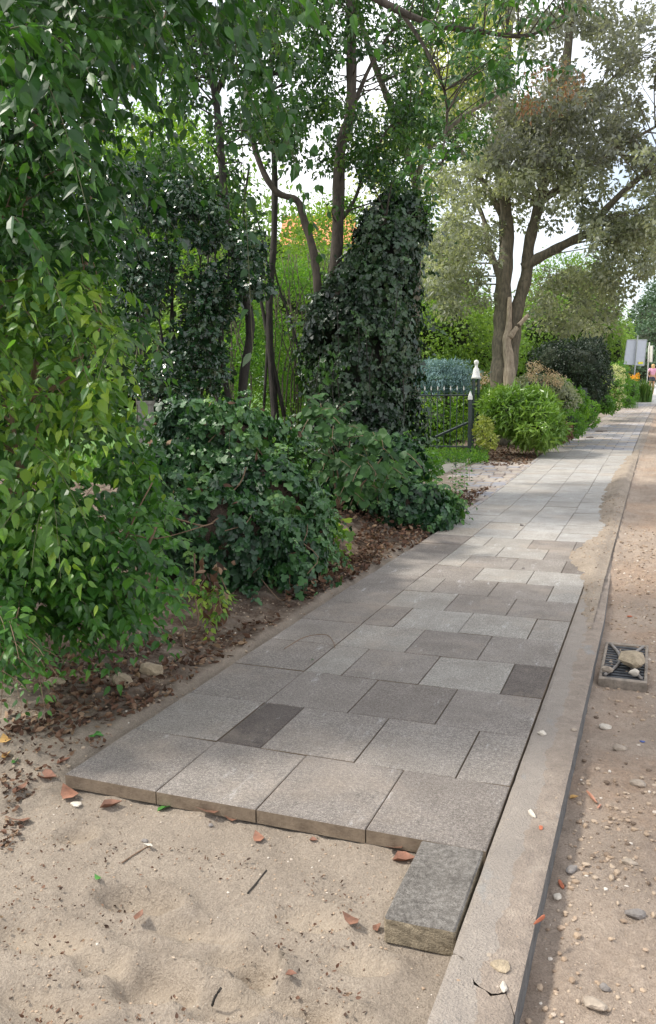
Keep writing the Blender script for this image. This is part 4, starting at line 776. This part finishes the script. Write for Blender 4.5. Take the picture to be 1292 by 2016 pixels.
for v in bm.verts:
    c = v.co; e = min(.1-abs(c.x), .215-abs(c.y)); k = float(fbm(np.array([c.x+c.z*2]), np.array([c.y-c.z]), 24, 101)[0])
    if abs(c.z) > .03 or e < .02: v.co += Vector((-c.x*.05*abs(k), -c.y*.03*abs(k), .0035*k))
me = bpy.data.meshes.new('concrete_block'); bm.to_mesh(me); bm.free(); o = link('concrete_block', me, M['block']); o.location = (-.108, -.222, -.037); o.rotation_euler = (.004, 0, .01)
tag(o, 'thick weathered concrete block lying against the kerb at the open end of the slabs', 'concrete block')
# ---- street gully
M['iron'] = plain('cast_iron', (.055, .058, .065), .5, .4, 30, .4, .6); M['pitbl'] = plain('gully_pit', (.02, .02, .025), .9, .2, 20, .2)
g = [at(u, v, -.055) for u, v in ((1195, 1266), (1273, 1271), (1270, 1340), (1184, 1334))]
gc = np.mean(g, 0); t = empty('storm_drain', (gc[0], gc[1], -.16), 'square iron street drain standing proud of the dug-up road', 'drain')
x0, x1, y0, y1 = gc[0]-.118, gc[0]+.118, gc[1]-.34, gc[1]+.34; zg = -.055
mb = MB(); fw = .016
mb.slab(x0, x1, y0, y0+.035, -.17, zg, .004); mb.slab(x0, x1, y1-.035, y1, -.17, zg, .004); mb.slab(x0, x0+fw, y0+.035, y1-.035, -.17, zg, .003); mb.slab(x1-fw, x1, y0+.035, y1-.035, -.17, zg, .003)
mb.build('frame', plain('gully_frame', (.21, .175, .14), .8, .4, 30, .5), t)
for i in range(13):
    yv = y0+.065+i*(y1-y0-.13)/12; mb = MB(); mb.slab(x0+fw, x1-fw, yv-.012, yv+.012, zg-.03, zg-.005, .003); mb.build('bar', M['iron'], t)
mb = MB(); mb.box((gc[0], gc[1], -.155), (.1, .3, .01)); mb.build('pit', M['pitbl'], t)
M['dusty'] = plain('dusty_iron', (.20, .18, .165), .7, .3, 30, .4)
for s in (-1, 1):
    mb = MB(); mb.tube([(gc[0]+s*(.09-.065*math.sin(math.pi*k/10)), y0+.05+k/10*(y1-y0-.1), zg+.003) for k in range(11)], .0085, 6); mb.build('rib', M['dusty'], t, True)
# ---- loose stones and lumps
M['stone'] = plain('sandy_stone', (.32, .265, .21), .92, .35, 25, .7); M['pale'] = plain('pale_stone', (.5, .45, .38), .9, .25, 30, .5); M['greyst'] = plain('grey_stone', (.2, .18, .165), .9, .35, 30, .6); M['mortar'] = plain('mortar_lump', (.36, .29, .2), .95, .3, 30, 1., bd=.01)
M['chip'] = plain('red_brick_chip', (.38, .12, .06), .9, .3, 40, .5); M['plast'] = plain('orange_plastic', (.42, .2, .13), .5, .2, 30, .3); M['blue'] = plain('blue_scrap', (.05, .08, .25), .5, .2, 30, .2)
def zsurf(x, y):
    if x > float(xk(y)): return float(rz_(np.array([x]), np.array([y]))[0])
    if x > float(xr(y)): return max(float(zt(y))-.007, float(spill(np.array([x]), np.array([y]))[0]) if y > 2.3 else -1)
    if x > float(xl(y)) and y > 0: return float(zt(y))
    return float(gz(np.array([x]), np.array([y]))[0])
def place(u, v):
    p = at(u, v, -.05)
    for _ in range(4): p = at(u, v, zsurf(p[0], p[1]))
    return p
def stone(u, v, px, sx, sy, sz, mat, label, name='stone', cat='stone', seed=0, rot=0., lift=.0, group='loose stones'):
    p = place(u, v); D = (p-C0)@F0; r = px*D/FPX/2; vs, fs = rock_pts(r, sx, sy, sz, seed)
    mb = MB(); mb.add([q+np.array([0, 0, r*sz*.45+lift]) for q in vs], fs); me = mb.mesh(name, False)
    o = link(name, me, M[mat]); o.location = p; o.rotation_euler = (0, 0, rot); return tag(o, label, cat, group)
stone(240, 1348, 44, 1, .9, .75, 'mortar', 'rounded sandy clod among the dead leaves left of the slabs', 'clod', 'clod', 3)
stone(298, 1325, 44, 1.2, .8, .7, 'mortar', 'brown clod of earth under the shoots of the ivy mound', 'clod', 'clod', 4); stone(60+50, 1345, 36, 1.3, .8, .5, 'mortar', 'flat crumbling clod under the corner sprig', 'clod', 'clod', 14)
stone(1243, 1318, 52, 1, 1.5, .55, 'mortar', 'broken lump of mortar resting on the street drain', 'mortar_lump', 'rubble', 5, 0, .04, None); stone(1196, 1332, 22, 1.1, .8, .7, 'stone', 'stone wedged at the near corner of the street drain', seed=6, lift=.03); stone(1248, 1342, 22, 1, .7, .7, 'pale', 'pale chip in front of the mortar lump on the drain', seed=7, lift=.04)
stone(1067, 1446, 19, 1.1, .9, .6, 'pale', 'pale pebble beside the slab corner on the kerb', seed=8); stone(1130, 1438, 13, 1, .9, .6, 'stone', 'small sand-coloured stone on the kerb edge above the crack line', seed=9)
stone(1191, 1434, 22, 1.2, .8, .6, 'pale', 'whitish stone on the road sand below the drain', seed=10); stone(1220, 1476, 26, 1.1, .7, .6, 'stone', 'brown oval stone on the road between the drain and the orange scrap', seed=11); stone(1258, 1545, 28, 1.2, .8, .5, 'stone', 'flat grey-brown stone near the right margin of the road', seed=12)
stone(1048, 1604, 26, .45, 1.3, .4, 'pale', 'long bone-white stone lying on the kerb beside the first slab', seed=13, rot=.5); stone(992, 1945, 30, .5, 1.0, .4, 'pale', 'long bone-white stone at the kerb crack', seed=15, rot=.2); stone(964, 1882, 14, .8, 1, .6, 'stone', 'small stone at the bend of the kerb crack', seed=16)
stone(985, 1903, 42, 1, 1, .28, 'mortar', 'round cake of dried sand on the kerb beside the crack', 'clod', 'clod', 17)
stone(1126, 1714, 30, .6, 1.2, .5, 'greyst', 'dark grey slate splinter beside the kerb', seed=18, rot=-.4); stone(1098, 1768, 22, .8, 1., .6, 'pale', 'pale stone beside the kerb next to the red splinter', seed=19); stone(1252, 1803, 40, 1.2, .6, .5, 'greyst', 'long grey stone lying on the road sand', seed=20, rot=.2); stone(1240, 1700, 30, 1.2, .7, .4, 'stone', 'flattish stone with tyre marks beside it on the road', seed=21)
stone(1190, 1948, 24, 1, .8, .7, 'greyst', 'brown-grey stone at the bottom right of the road', seed=22); stone(1172, 1980, 40, 1.3, .8, .5, 'stone', 'broad stone half sunk near the bottom of the road', seed=23)
stone(285, 1672-15, 15, 1, .8, .5, 'greyst', 'little blue-grey stone in a hollow of the sand', seed=24); stone(150, 1585, 24, 1.2, .8, .3, 'pale', 'flat white stone in front of the first slab', seed=25); stone(192, 1860, 7, 1, 1, .7, 'pale', 'tiny white pebble near the bottom of the sand bed', seed=26); stone(415, 1626, 12, 1, .8, .6, 'greyst', 'dark pebble in front of the second slab', seed=27)
stone(1030, 1010+110, 7, 1, 1, .8, 'greyst', 'dark pebble on the pale slabs', seed=28); stone(1027, 1035, 8, 1, 1, .8, 'greyst', 'black round pebble on the sand-coloured slabs', seed=29); stone(1162, 862, 12, 1.3, .8, .6, 'greyst', 'dark clump lying on the old bricks of the path', 'clod', 'clod', 30); stone(1185, 850, 14, 1.8, .6, .4, 'greyst', 'flat dark clump further up the old bricks', 'clod', 'clod', 31)
for (u, v, px, sx, sy, mat, lab) in ((1165, 1572, 44, .14, 1.1, 'plast', 'thin orange plastic strip lying across the road sand'), (1180, 1590, 22, .2, 1, 'plast', 'short piece of orange plastic beside the thin orange strip'), (1063, 1815, 44, .22, 1, 'chip', 'long red brick splinter against the kerb face'), (1105, 1745, 34, .25, 1., 'chip', 'rust-red wood splinter on the road beside the slate'), (1265, 1462, 13, 1, .7, 'blue', 'blue plastic scrap on the road sand'), (1065, 1632, 22, .4, 1., 'chip', 'reddish chip below the bone-white stone on the kerb'), (1240, 1215, 14, 1, .6, 'chip', 'red brick chip above the drain')):
    stone(u, v, px, sx, sy, .22, mat, lab, 'debris', 'debris', int(u), rng.uniform(-.5, .5) if sx > .15 else .5, .004, 'scraps of rubble on the road')
def gravel(name, label, n, xlo, xhi, ylo, yhi, zf, mats, smin, smax, seed):
    g_ = np.random.default_rng(seed); bm = bmesh.new(); bmesh.ops.create_icosphere(bm, subdivisions=1, radius=1); bv = np.array([v.co[:] for v in bm.verts]); bf = np.array([[v.index for v in f.verts] for f in bm.faces]); bm.free()
    x = g_.uniform(xlo, xhi, n); y = g_.uniform(ylo, yhi, n); k = vnoise(x*4+9, y*4+9, seed) > g_.random(n)*.8; x = x[k]; y = y[k]; n = len(x); x = x+(xk(y) if 'road' in name else 0)
    s = smin+(smax-smin)*g_.random(n)**5; z = zf(x, y)+s*.15
    V = bv[None]*s[:, None, None]*g_.uniform(.6, 1.3, (n, 1, 3))*g_.uniform(.85, 1.15, (n, len(bv), 1))*np.array([1, 1, .7])+np.stack([x, y, z], 1)[:, None]
    L = (bf[None]+(np.arange(n)*len(bv))[:, None, None]).reshape(-1); me = np_mesh(name, V.reshape(-1, 3), L, np.arange(n*len(bf))*3, False, {'rnd': np.repeat(g_.random(n), len(bf))})
    return tag(link(name, me, mats), label, 'gravel', kind='stuff')
def gravelmat():
    m, n, b = newmat('mixed_gravel'); c = ramp(n, attr(n, 'rnd'), [(.12, .085, .06), (.29, .21, .145), (.36, .27, .19), (.40, .32, .24), (.33, .24, .17), (.6, .55, .48)], [0, .25, .5, .7, .9, 1]); n.links.new(c, b.inputs['Base Color']); b.inputs['Roughness'].default_value = .9; return m
M['gravel'] = gravelmat()
gravel('gravel_on_road', 'fine gravel and crumbs of earth over the dug-up road', 26000, .02, 1.15, -1.2, 7, rz_, M['gravel'], .0015, .013, 1)
gravel('grit_on_sand', 'grit and tiny pebbles over the sand bed', 9000, -2.6, -.02, -1, .0, gz, M['gravel'], .0008, .005, 2)
gravel('grit_along_bed', 'grit and crumbs beside the slabs', 7000, -2.6, -1.62, 0, 3.5, gz, M['gravel'], .001, .010, 3)
gravel('grit_on_spill', 'crumbs on the sand heaped over the slab edge', 7000, -.3, .12, 2.6, 9, lambda x, y: np.where(x > np.interp(y, EY, EX), spill(x, y), -.2), M['gravel'], .001, .010, 4)
gravel('grit_on_kerb', 'grit on the kerb', 1200, .02, .17, -.9, 3, lambda x, y: -.009+0*x, M['gravel'], .0008, .0045, 5)
# ---- fallen leaves one can count
M['fallbrown'] = plain('crisp_brown_leaf', (.16, .075, .045), .7, .4, 40, .3); M['fallorange'] = plain('rusty_orange_leaf', (.22, .10, .06), .65, .35, 40, .3); M['fallgreen'] = plain('green_fallen_leaf', (.06, .19, .035), .45, .3, 40, .3); M['fallgrey'] = plain('silvery_dry_leaf', (.4, .38, .33), .8, .3, 40, .3); M['fallyel'] = plain('ochre_leaf', (.5, .3, .1), .7, .3, 40, .3)
def fallen(u, v, px, mat, label, tm='curl', rot=None):
    p = place(u, v); D = (p-C0)@F0; s = px*D/FPX; V, Fc = TM[tm]; V = np.array(V, float)*s; a = rng.uniform(0, 6.28) if rot is None else rot
    V[:, 1] -= s*.5; V[:, 2] = V[:, 2]*.8+.004; V[:, 2] += s*.12*np.sin(V[:, 0]/s*7+a); R = np.array([[math.cos(a), -math.sin(a), 0], [math.sin(a), math.cos(a), 0], [0, 0, 1]])
    mb = MB(); mb.add(V@R.T, Fc); o = link('fallen_leaf', mb.mesh('fallen_leaf'), M[mat]); o.location = p+np.array([0, 0, .003])
    sm = o.modifiers.new('thickness', 'SOLIDIFY'); sm.thickness = .0008
    tag(o, label, 'fallen leaf', 'fallen leaves on the sand and slabs')
for a in ((508, 1655, 34, 'fallorange', 'upright curled orange leaf on the sand in front of the third slab'), (326, 1592, 38, 'fallgreen', 'flat green leaf against the front of the second slab', 'ovate'), (292, 1668, 30, 'fallgrey', 'silvery narrow leaf on the sand', 'long'), (412, 1605, 48, 'fallbrown', 'crumpled dark brown leaf under the joint of the front slabs'),
          (455, 1618, 26, 'fallbrown', 'small brown leaf next to the crumpled leaf at the slab front'), (192, 1733, 18, 'fallgreen', 'tiny dark green leaf on the sand'), (274, 1808, 28, 'fallbrown', 'dark brown leaf in the big hollow of the sand'), (573, 1922, 22, 'fallorange', 'small orange leaf near the bottom of the sand'),
          (795, 1695, 46, 'fallorange', 'orange leaf tucked between slab front and concrete block'), (778, 1676, 36, 'fallbrown', 'brown curled leaf behind the orange one at the block'), (690, 1818, 40, 'fallbrown', 'brown broken leaf left of the concrete block'), (742, 1832, 26, 'fallbrown', 'small brown scrap of leaf close to the block corner'),
          (218, 1588, 42, 'fallbrown', 'curled brown leaf right of the flat white stone'), (135, 1570, 52, 'fallorange', 'large orange-brown leaf at the corner of the first slab'), (92, 1532, 42, 'fallorange', 'rust-coloured leaf left of the first slab corner'), (40, 1558, 38, 'fallbrown', 'brown leaf near the left margin by the groove'), (125, 1502, 28, 'fallorange', 'reddish leaf on the sand above the slab corner'),
          (190, 1447, 26, 'fallgreen', 'blue-green lobed leaf on the sand left of the slabs', 'ivy'), (30, 1503, 22, 'fallgreen', 'small green leaf near the left margin'), (12, 1492, 28, 'fallyel', 'ochre leaf at the left margin'), (10, 1462, 34, 'fallyel', 'orange-yellow curled leaf at the left margin above the ochre one'), (38, 1622, 46, 'fallbrown', 'dark red-brown leaf lying in the groove'),
          (617, 1657, 16, 'fallorange', 'tiny orange leaf under the third slab'), (615, 1300, 14, 'fallgreen', 'small green leaf on the blue-grey half slab', 'long'), (162, 1270, 36, 'fallyel', 'withered ochre leaf caught at the bottom of the low bush'), (968, 1578-3, 1, 'fallbrown', 'x'), (1130, 1573, 18, 'fallyel', 'yellow-brown leaf against the kerb beside the orange strip'), (188, 1322, 22, 'fallgreen', 'bright green leaf among the litter beside the round clod', 'round')):
    if a[4] != 'x': fallen(a[0], a[1], a[2], a[3], a[4], a[5] if len(a) > 5 else 'curl')
# root twigs on sand / slab
for pts, lab, r in (([(525, 1715), (505, 1740), (488, 1760)], 'dark root fibre lying on the sand', .003), ([(560, 1278), (600, 1255), (640, 1250), (655, 1262), (660, 1277)], 'thin curved tendril lying on the slabs', .0025), ([(436, 1946), (424, 1965), (418, 1982)], 'short black twig near the bottom of the sand', .0035), ([(240, 1700), (270, 1680), (298, 1664)], 'straight thin stalk beside the silvery leaf', .0025), ([(362, 1245), (362, 1275), (375, 1290)], 'pale bent root below the ivy mound', .006)):
    P = [place(u, v)+np.array([0, 0, r*.8]) for u, v in pts]; mb = MB(); mb.tube(smoothpath(P, 4), r, 5); o = mb.build('twig', M['barkdark' if 'dark' in lab or 'black' in lab else 'twig']); tag(o, lab, 'twig', 'loose twigs')
# ---- iron gate and gate post
M['gate'] = plain('green_black_paint', (.022, .035, .036), .45, .4, 20, .3); M['white'] = plain('chipped_white_paint', (.66, .65, .62), .6, .2, 30, .4)
D = 17.2; a0 = atD(926, 778, D); a1 = atD(760, 789, D+.5); ux = (a1-a0); ux[2] = 0; wg = np.linalg.norm(ux); ux /= wg; zb = .22
t = empty('iron_gate', (a0[0], a0[1], 0), 'dark iron garden gate with thin upright bars and white tips', 'gate')
gp = lambda s, z: np.array([a0[0], a0[1], 0])+ux*s+np.array([0, 0, z])
for (z, r) in ((a0[2], .016), (zb, .016)): mb = MB(); mb.tube([gp(0, z), gp(wg, z)], r, 6); mb.build('rail', M['gate'], t)
mb = MB(); mb.tube([gp(.05, a0[2]-.55), gp(wg*.62, zb+.02)], .03, 4); mb.build('brace', M['gate'], t)
mb = MB(); mb.tube([gp(wg*.55, a0[2]-.62), gp(wg, a0[2]-.25)], .010, 4); mb.build('stay', M['gate'], t)
for i in range(13):
    s = .13+i*(wg-.15)/12.; mb = MB(); mb.tube([gp(s, zb-.05), gp(s, a0[2]+.10)], .0085, 5); br = mb.build('bar', M['gate'], t)
    mb = MB(); mb.tube([gp(s, a0[2]+.10), gp(s, a0[2]+.13), gp(s, a0[2]+.19)], [.009, .012, .002], 6); mb.build('tip', M['white'], br)
for (u, wp, top, nm) in ((935, .085, 745, 1), (922, .05, 792, 0)):
    b0 = atG(u, 893) if nm else atD(u, 880, 17.25); z1 = atD(u, top, 17.1)[2]
    if nm:
        t2 = empty('gate_post', b0, 'dark iron gate post with a chipped white finial', 'post'); hx = .075
        for i, j in ((-1, -1), (1, -1), (1, 1), (-1, 1)):
            mb = MB(); c = b0+RX*i*hx*.7+RY*j*hx*.7; mb.box((c[0], c[1], z1/2), (.018, .018, z1/2), yaw); mb.build('upright', M['gate'], t2)
        mb = MB(); k = 9
        for i in range(k):
            za = .1+i*(z1-.15)/k; zc = za+(z1-.15)/k*.8; s = 1 if i % 2 else -1
            mb = MB(); mb.tube([b0+RX*hx*.7*s-RY*hx*.7+RZ*za, b0-RX*hx*.7*s-RY*hx*.7+RZ*zc], .009, 4); mb.build('lattice_bar', M['gate'], t2)
        mb = MB(); zc = z1; mb.tube([b0+RZ*(z-0) for z in (zc, zc+.03, zc+.05, zc+.14, zc+.20, zc+.24, zc+.29, zc+.33, zc+.37, zc+.39)], [.1, .1, .085, .07, .06, .03, .032, .052, .045, .008], 10); mb.build('finial', M['white'], t2, True)
    else:
        mb = MB(); c = a0; mb.box((c[0], c[1], z1/2+.05), (.035, .03, z1/2-.0), yaw); mb.build('stile', M['gate'], t); mb = MB(); mb.tube([np.array([c[0], c[1], z1+.05]), np.array([c[0], c[1], z1+.12]), np.array([c[0], c[1], z1+.22])], [.05, .045, .003], 8); mb.build('stile_cap', M['white'], t)
# ---- dry stone edging by the laurel
M['wall'] = plain('edging_stone', (.17, .145, .115), .9, .4, 14, .8)
t = empty('stone_edging', atG(1055, 880), 'small stack of flat rough stones holding the flower bed', 'stone edging'); 
for i in range(16):
    u, v = rng.uniform(1042, 1112), 0; v = 886-(u-1042)*.36; w_ = rng.uniform(18, 34); p = atG(u, v)-RX*rng.uniform(.0, .12)+RZ*rng.choice([.0, .07, .14]); D_ = (p-C0)@F0
    vs, fs = rock_pts(w_*D_/FPX/2, 1, .8, rng.uniform(.3, .5), 40+i); mb = MB(); mb.add([q+p+RZ*.01 for q in vs], fs); mb.build('stone', M['wall'], t)
for i, (p0, p1) in enumerate((((1078, 884), (1112, 862)), ((1114, 861), (1146, 842)), ((1148, 841), (1175, 825)))):
    a, b = atG(*p0), atG(*p1); mb = MB(); m_ = (a+b)/2; L_ = np.linalg.norm((b-a)[:2]); mb.box((m_[0]-.12, m_[1], m_[2]+.04), (.05, L_/2*.96, .07), math.atan2(b[1]-a[1], b[0]-a[0])-math.pi/2); o = mb.build('edging_board', M['wall']); tag(o, ['nearest grey edging board of the flower bed beside the path', 'middle grey edging board of the flower bed beside the path', 'farthest grey edging board of the flower bed under the yew hedge'][i], 'edging board', 'boards along the flower bed')
t = empty('letter_box', atG(1143, 815), 'small black box on a post in the dark hedge', 'box'); p = atD(1145, 778, 24); mb = MB(); mb.box(p, (.14, .1, .2), yaw, .5, .92); mb.build('case', M['gate'], t); mb = MB(); mb.tube([p, [p[0], p[1], float(zt(p[1]))]], .03, 6); mb.build('post', M['gate'], t)
# ---- house with an orange roof behind the trees
M['rooft'] = plain('orange_roof_tiles', (.62, .22, .10), .8, .25, 3, .6); M['hwall'] = plain('pale_house_wall', (.5, .44, .36), .9, .15, 2, .2); M['glass'] = plain('window_glass', (.05, .06, .07), .15, .2, 2, .0)
def house(u, vt, vb, D, wpx, label):
    c = atD(u, vb, D); top = atD(u, vt, D)[2]; w_ = wpx*D/FPX/2; dz = c[2]; t = empty('house', (c[0], c[1], 0), label, 'house', 'houses in the distance'); dp = 4.
    P = lambda a, b, z: np.array([c[0], c[1], 0])+RX*a+RY*b+RZ*z
    mb = MB(); mb.add([P(-w_, 0, 0), P(w_, 0, 0), P(w_, 2*dp, 0), P(-w_, 2*dp, 0), P(-w_, 0, dz), P(w_, 0, dz), P(w_, 2*dp, dz), P(-w_, 2*dp, dz)], [(0, 1, 5, 4), (1, 2, 6, 5), (2, 3, 7, 6), (3, 0, 4, 7)]); mb.build('wall', M['hwall'], t)
    o_ = .4; mb = MB(); mb.add([P(-w_-o_, -o_, dz-.1), P(w_+o_, -o_, dz-.1), P(w_+o_, dp, top), P(-w_-o_, dp, top), P(-w_-o_, 2*dp+o_, dz-.1), P(w_+o_, 2*dp+o_, dz-.1)], [(0, 1, 2, 3), (3, 2, 5, 4), (0, 3, 4), (1, 5, 2), (0, 4, 5, 1)]); rf = mb.build('roof', M['rooft'], t)
    q = P(w_*.4, dp, top); mb = MB(); mb.box((q[0], q[1], top+.0), (.3, .3, .45), yaw); mb.build('chimney', M['rooft'], rf)
    for s in (-.5, 0, .5):
        q = P(s*w_*1.3, -.03, dz-1.4); mb = MB(); mb.box(q, (.6, .05, .7), yaw); wf = mb.build('window', M['white'], t); q = P(s*w_*1.3, -.085, dz-1.4); mb = MB(); mb.box(q, (.52, .012, .62), yaw); mb.build('pane', M['glass'], wf)
house(628, 398, 480, 46, 125, 'house with a bright orange roof glimpsed between the slender stems'); house(840, 575, 620, 44, 130, 'low orange-roofed house glimpsed right of the ivy clad trunk')
# ---- road sign seen from behind, and a slim pole
M['alu'] = plain('sign_back', (.42, .45, .5), .45, .06, 6, .05, .3); M['galv'] = plain('galvanised_pole', (.36, .39, .39), .5, .15, 20, .1, .4); M['yellow_st'] = plain('yellow_sticker', (.8, .75, .05), .5, .1, 10, .05)
D = 43.; bs = atD(1246, 775, D-.2); bs[2] = float(zt(bs[1])); t = empty('road_sign', bs, 'large grey road sign seen from behind with a yellow sticker', 'road sign')
c = [atD(1235, 669, D), atD(1274, 669, D), atD(1268, 720, D), atD(1228, 717, D)]; mb = MB(); mb.add(c+[q+RY*.05 for q in c], [(0, 3, 2, 1), (4, 5, 6, 7), (0, 1, 5, 4), (1, 2, 6, 5), (2, 3, 7, 6), (3, 0, 4, 7)]); mb.build('panel', M['alu'], t)
mb = MB()
for i in range(4): mb.tube([c[i], c[(i+1) % 4]], .02, 5)
mb.build('rim', M['galv'], t); mb = MB(); mb.tube([bs, atD(1252, 700, D-.12), atD(1256, 660, D-.12)], .035, 7); mb.build('pole', M['galv'], t)
q = atD(1261.5, 714.5, D-.03); mb = MB(); mb.box(q, (.12, .008, .055), yaw+.1); mb.build('sticker', M['yellow_st'], t)
b0 = atG(1271, 783); t = empty('slim_pole', b0, 'slim white pole with a narrow edge-on plate beside the road sign', 'pole'); zt0 = atD(1279, 674, 45); b0 = atD(1272, 775, 45); b0[2] = float(zt(b0[1]))
mb = MB(); mb.tube([b0, zt0], .03, 7); mb.build('shaft', M['white'], t); p = atD(1280.5, 697, 45); mb = MB(); mb.box(p, (.022, .3, .42), yaw); mb.build('plate', M['white'], t)
# ---- woman walking away
def skin(name, joints, edges, mat, parent, sub=2, root=0):
    me = bpy.data.meshes.new(name); me.from_pydata([tuple(j[0]) for j in joints], edges, []); o = link(name, me, mat, parent)
    o.modifiers.new('skin', 'SKIN'); sk = me.skin_vertices[0].data
    for i, j in enumerate(joints): r = j[1]; sk[i].radius = r if isinstance(r, tuple) else (r, r)
    sk[root].use_root = True; s = o.modifiers.new('sub', 'SUBSURF'); s.levels = s.render_levels = sub
    for p in me.polygons: p.use_smooth = True
    return o
M['skin'] = plain('skin', (.55, .30, .20), .5, .06, 10, .05); M['pink'] = plain('pink_cotton', (.72, .36, .50), .85, .08, 10, .2); M['dark'] = plain('dark_shorts', (.05, .05, .075), .85, .15, 10, .2); M['blond'] = plain('blonde_hair', (.62, .40, .18), .6, .25, 40, .4); M['shoe'] = plain('sandal', (.12, .08, .08), .6, .1, 10, .1)
D = 48.; wb = atD(1283, 782, D); wb[2] = float(zt(wb[1])); t = empty('person', wb, 'woman in a pink T-shirt and dark shorts seen from behind, hand on hip', 'person')
H = lambda x, y, z: wb+RX*x+RY*y+RZ*z
J = [(H(0, 0, .93), (.15, .11)), (H(0, 0, 1.12), (.125, .09)), (H(0, 0, 1.33), (.155, .10)), (H(0, .0, 1.42), (.07, .065)), (H(0, .01, 1.49), .055), (H(0, .02, 1.58), (.075, .09)), (H(0, .02, 1.64), (.06, .07)),
     (H(-.17, 0, 1.37), .05), (H(-.30, -.03, 1.13), .037), (H(-.19, -.02, .98), .027), (H(-.165, .0, .95), .028),
     (H(.17, 0, 1.37), .05), (H(.27, .02, 1.12), .037), (H(.25, .12, .92), .027), (H(.25, .15, .88), .028),
     (H(-.09, 0, .84), .085), (H(-.10, .03, .48), .052), (H(-.12, -.03, .28), .05), (H(-.11, -.03, .08), .033), (H(-.11, .10, .03), .03),
     (H(.09, 0, .84), .085), (H(.09, .06, .48), .052), (H(.10, .08, .28), .05), (H(.10, .10, .08), .033), (H(.11, .22, .03), .03), (H(0, .115, 1.565), .014)]
Ed = [(0, 1), (1, 2), (2, 3), (3, 4), (4, 5), (5, 6), (2, 7), (7, 8), (8, 9), (9, 10), (2, 11), (11, 12), (12, 13), (13, 14), (0, 15), (15, 16), (16, 17), (17, 18), (18, 19), (0, 20), (20, 21), (21, 22), (22, 23), (23, 24), (5, 25)]
for (w0, dx, dz, yv) in ((10, 1, -.35, .0), (14, 0, -1, .0)):
    for k in range(5):
        L_ = (.045, .07, .078, .072, .055)[k]; b_ = J[w0][0]; off = (k-2)*.017; dr = (RX*dx*.7+RZ*dz+(RY*.9 if k == 0 else RY*.15)); dr = dr/np.linalg.norm(dr)
        J.append((b_+dr*.04+RY*off, .0095)); J.append((b_+dr*(.04+L_*.55)+RY*off, .0085)); J.append((b_+dr*(.035+L_)+RY*(off-.01), .007)); m_ = len(J); Ed += [(w0, m_-3), (m_-3, m_-2), (m_-2, m_-1)]
skin('body', J, Ed, M['skin'], t)
skin('shirt', [(H(0, 0, 1.0), (.165, .12)), (H(0, 0, 1.15), (.145, .105)), (H(0, 0, 1.33), (.175, .115)), (H(0, 0, 1.43), (.09, .075)), (H(-.18, 0, 1.37), .068), (H(-.25, -.01, 1.25), .062), (H(.18, 0, 1.37), .068), (H(.235, .01, 1.25), .062)], [(0, 1), (1, 2), (2, 3), (2, 4), (4, 5), (2, 6), (6, 7)], M['pink'], t)
skin('shorts', [(H(0, 0, 1.0), (.155, .115)), (H(0, 0, .9), (.17, .125)), (H(-.09, 0, .82), .098), (H(-.095, .01, .69), .092), (H(.09, 0, .82), .098), (H(.09, .02, .69), .092)], [(0, 1), (1, 2), (2, 3), (1, 4), (4, 5)], M['dark'], t)
skin('hair', [(H(0, 0, 1.66), (.075, .08)), (H(0, -.02, 1.58), (.1, .1)), (H(0, -.05, 1.47), (.095, .06)), (H(0, -.06, 1.38), (.07, .035))], [(0, 1), (1, 2), (2, 3)], M['blond'], t)
for s, yv in ((-.11, .04), (.105, .17)):
    mb = MB(); p = H(s, yv, .012); mb.box(p, (.045, .12, .013), yaw, .5, .9); mb.build('sandal', M['shoe'], t)
for s in (-.03, .03): mb = MB(); vs, fs = rock_pts(.008, seed=3, sub=1); mb.add([q+H(s, .105, 1.585) for q in vs], fs); mb.build('eye', M['dark'], t)
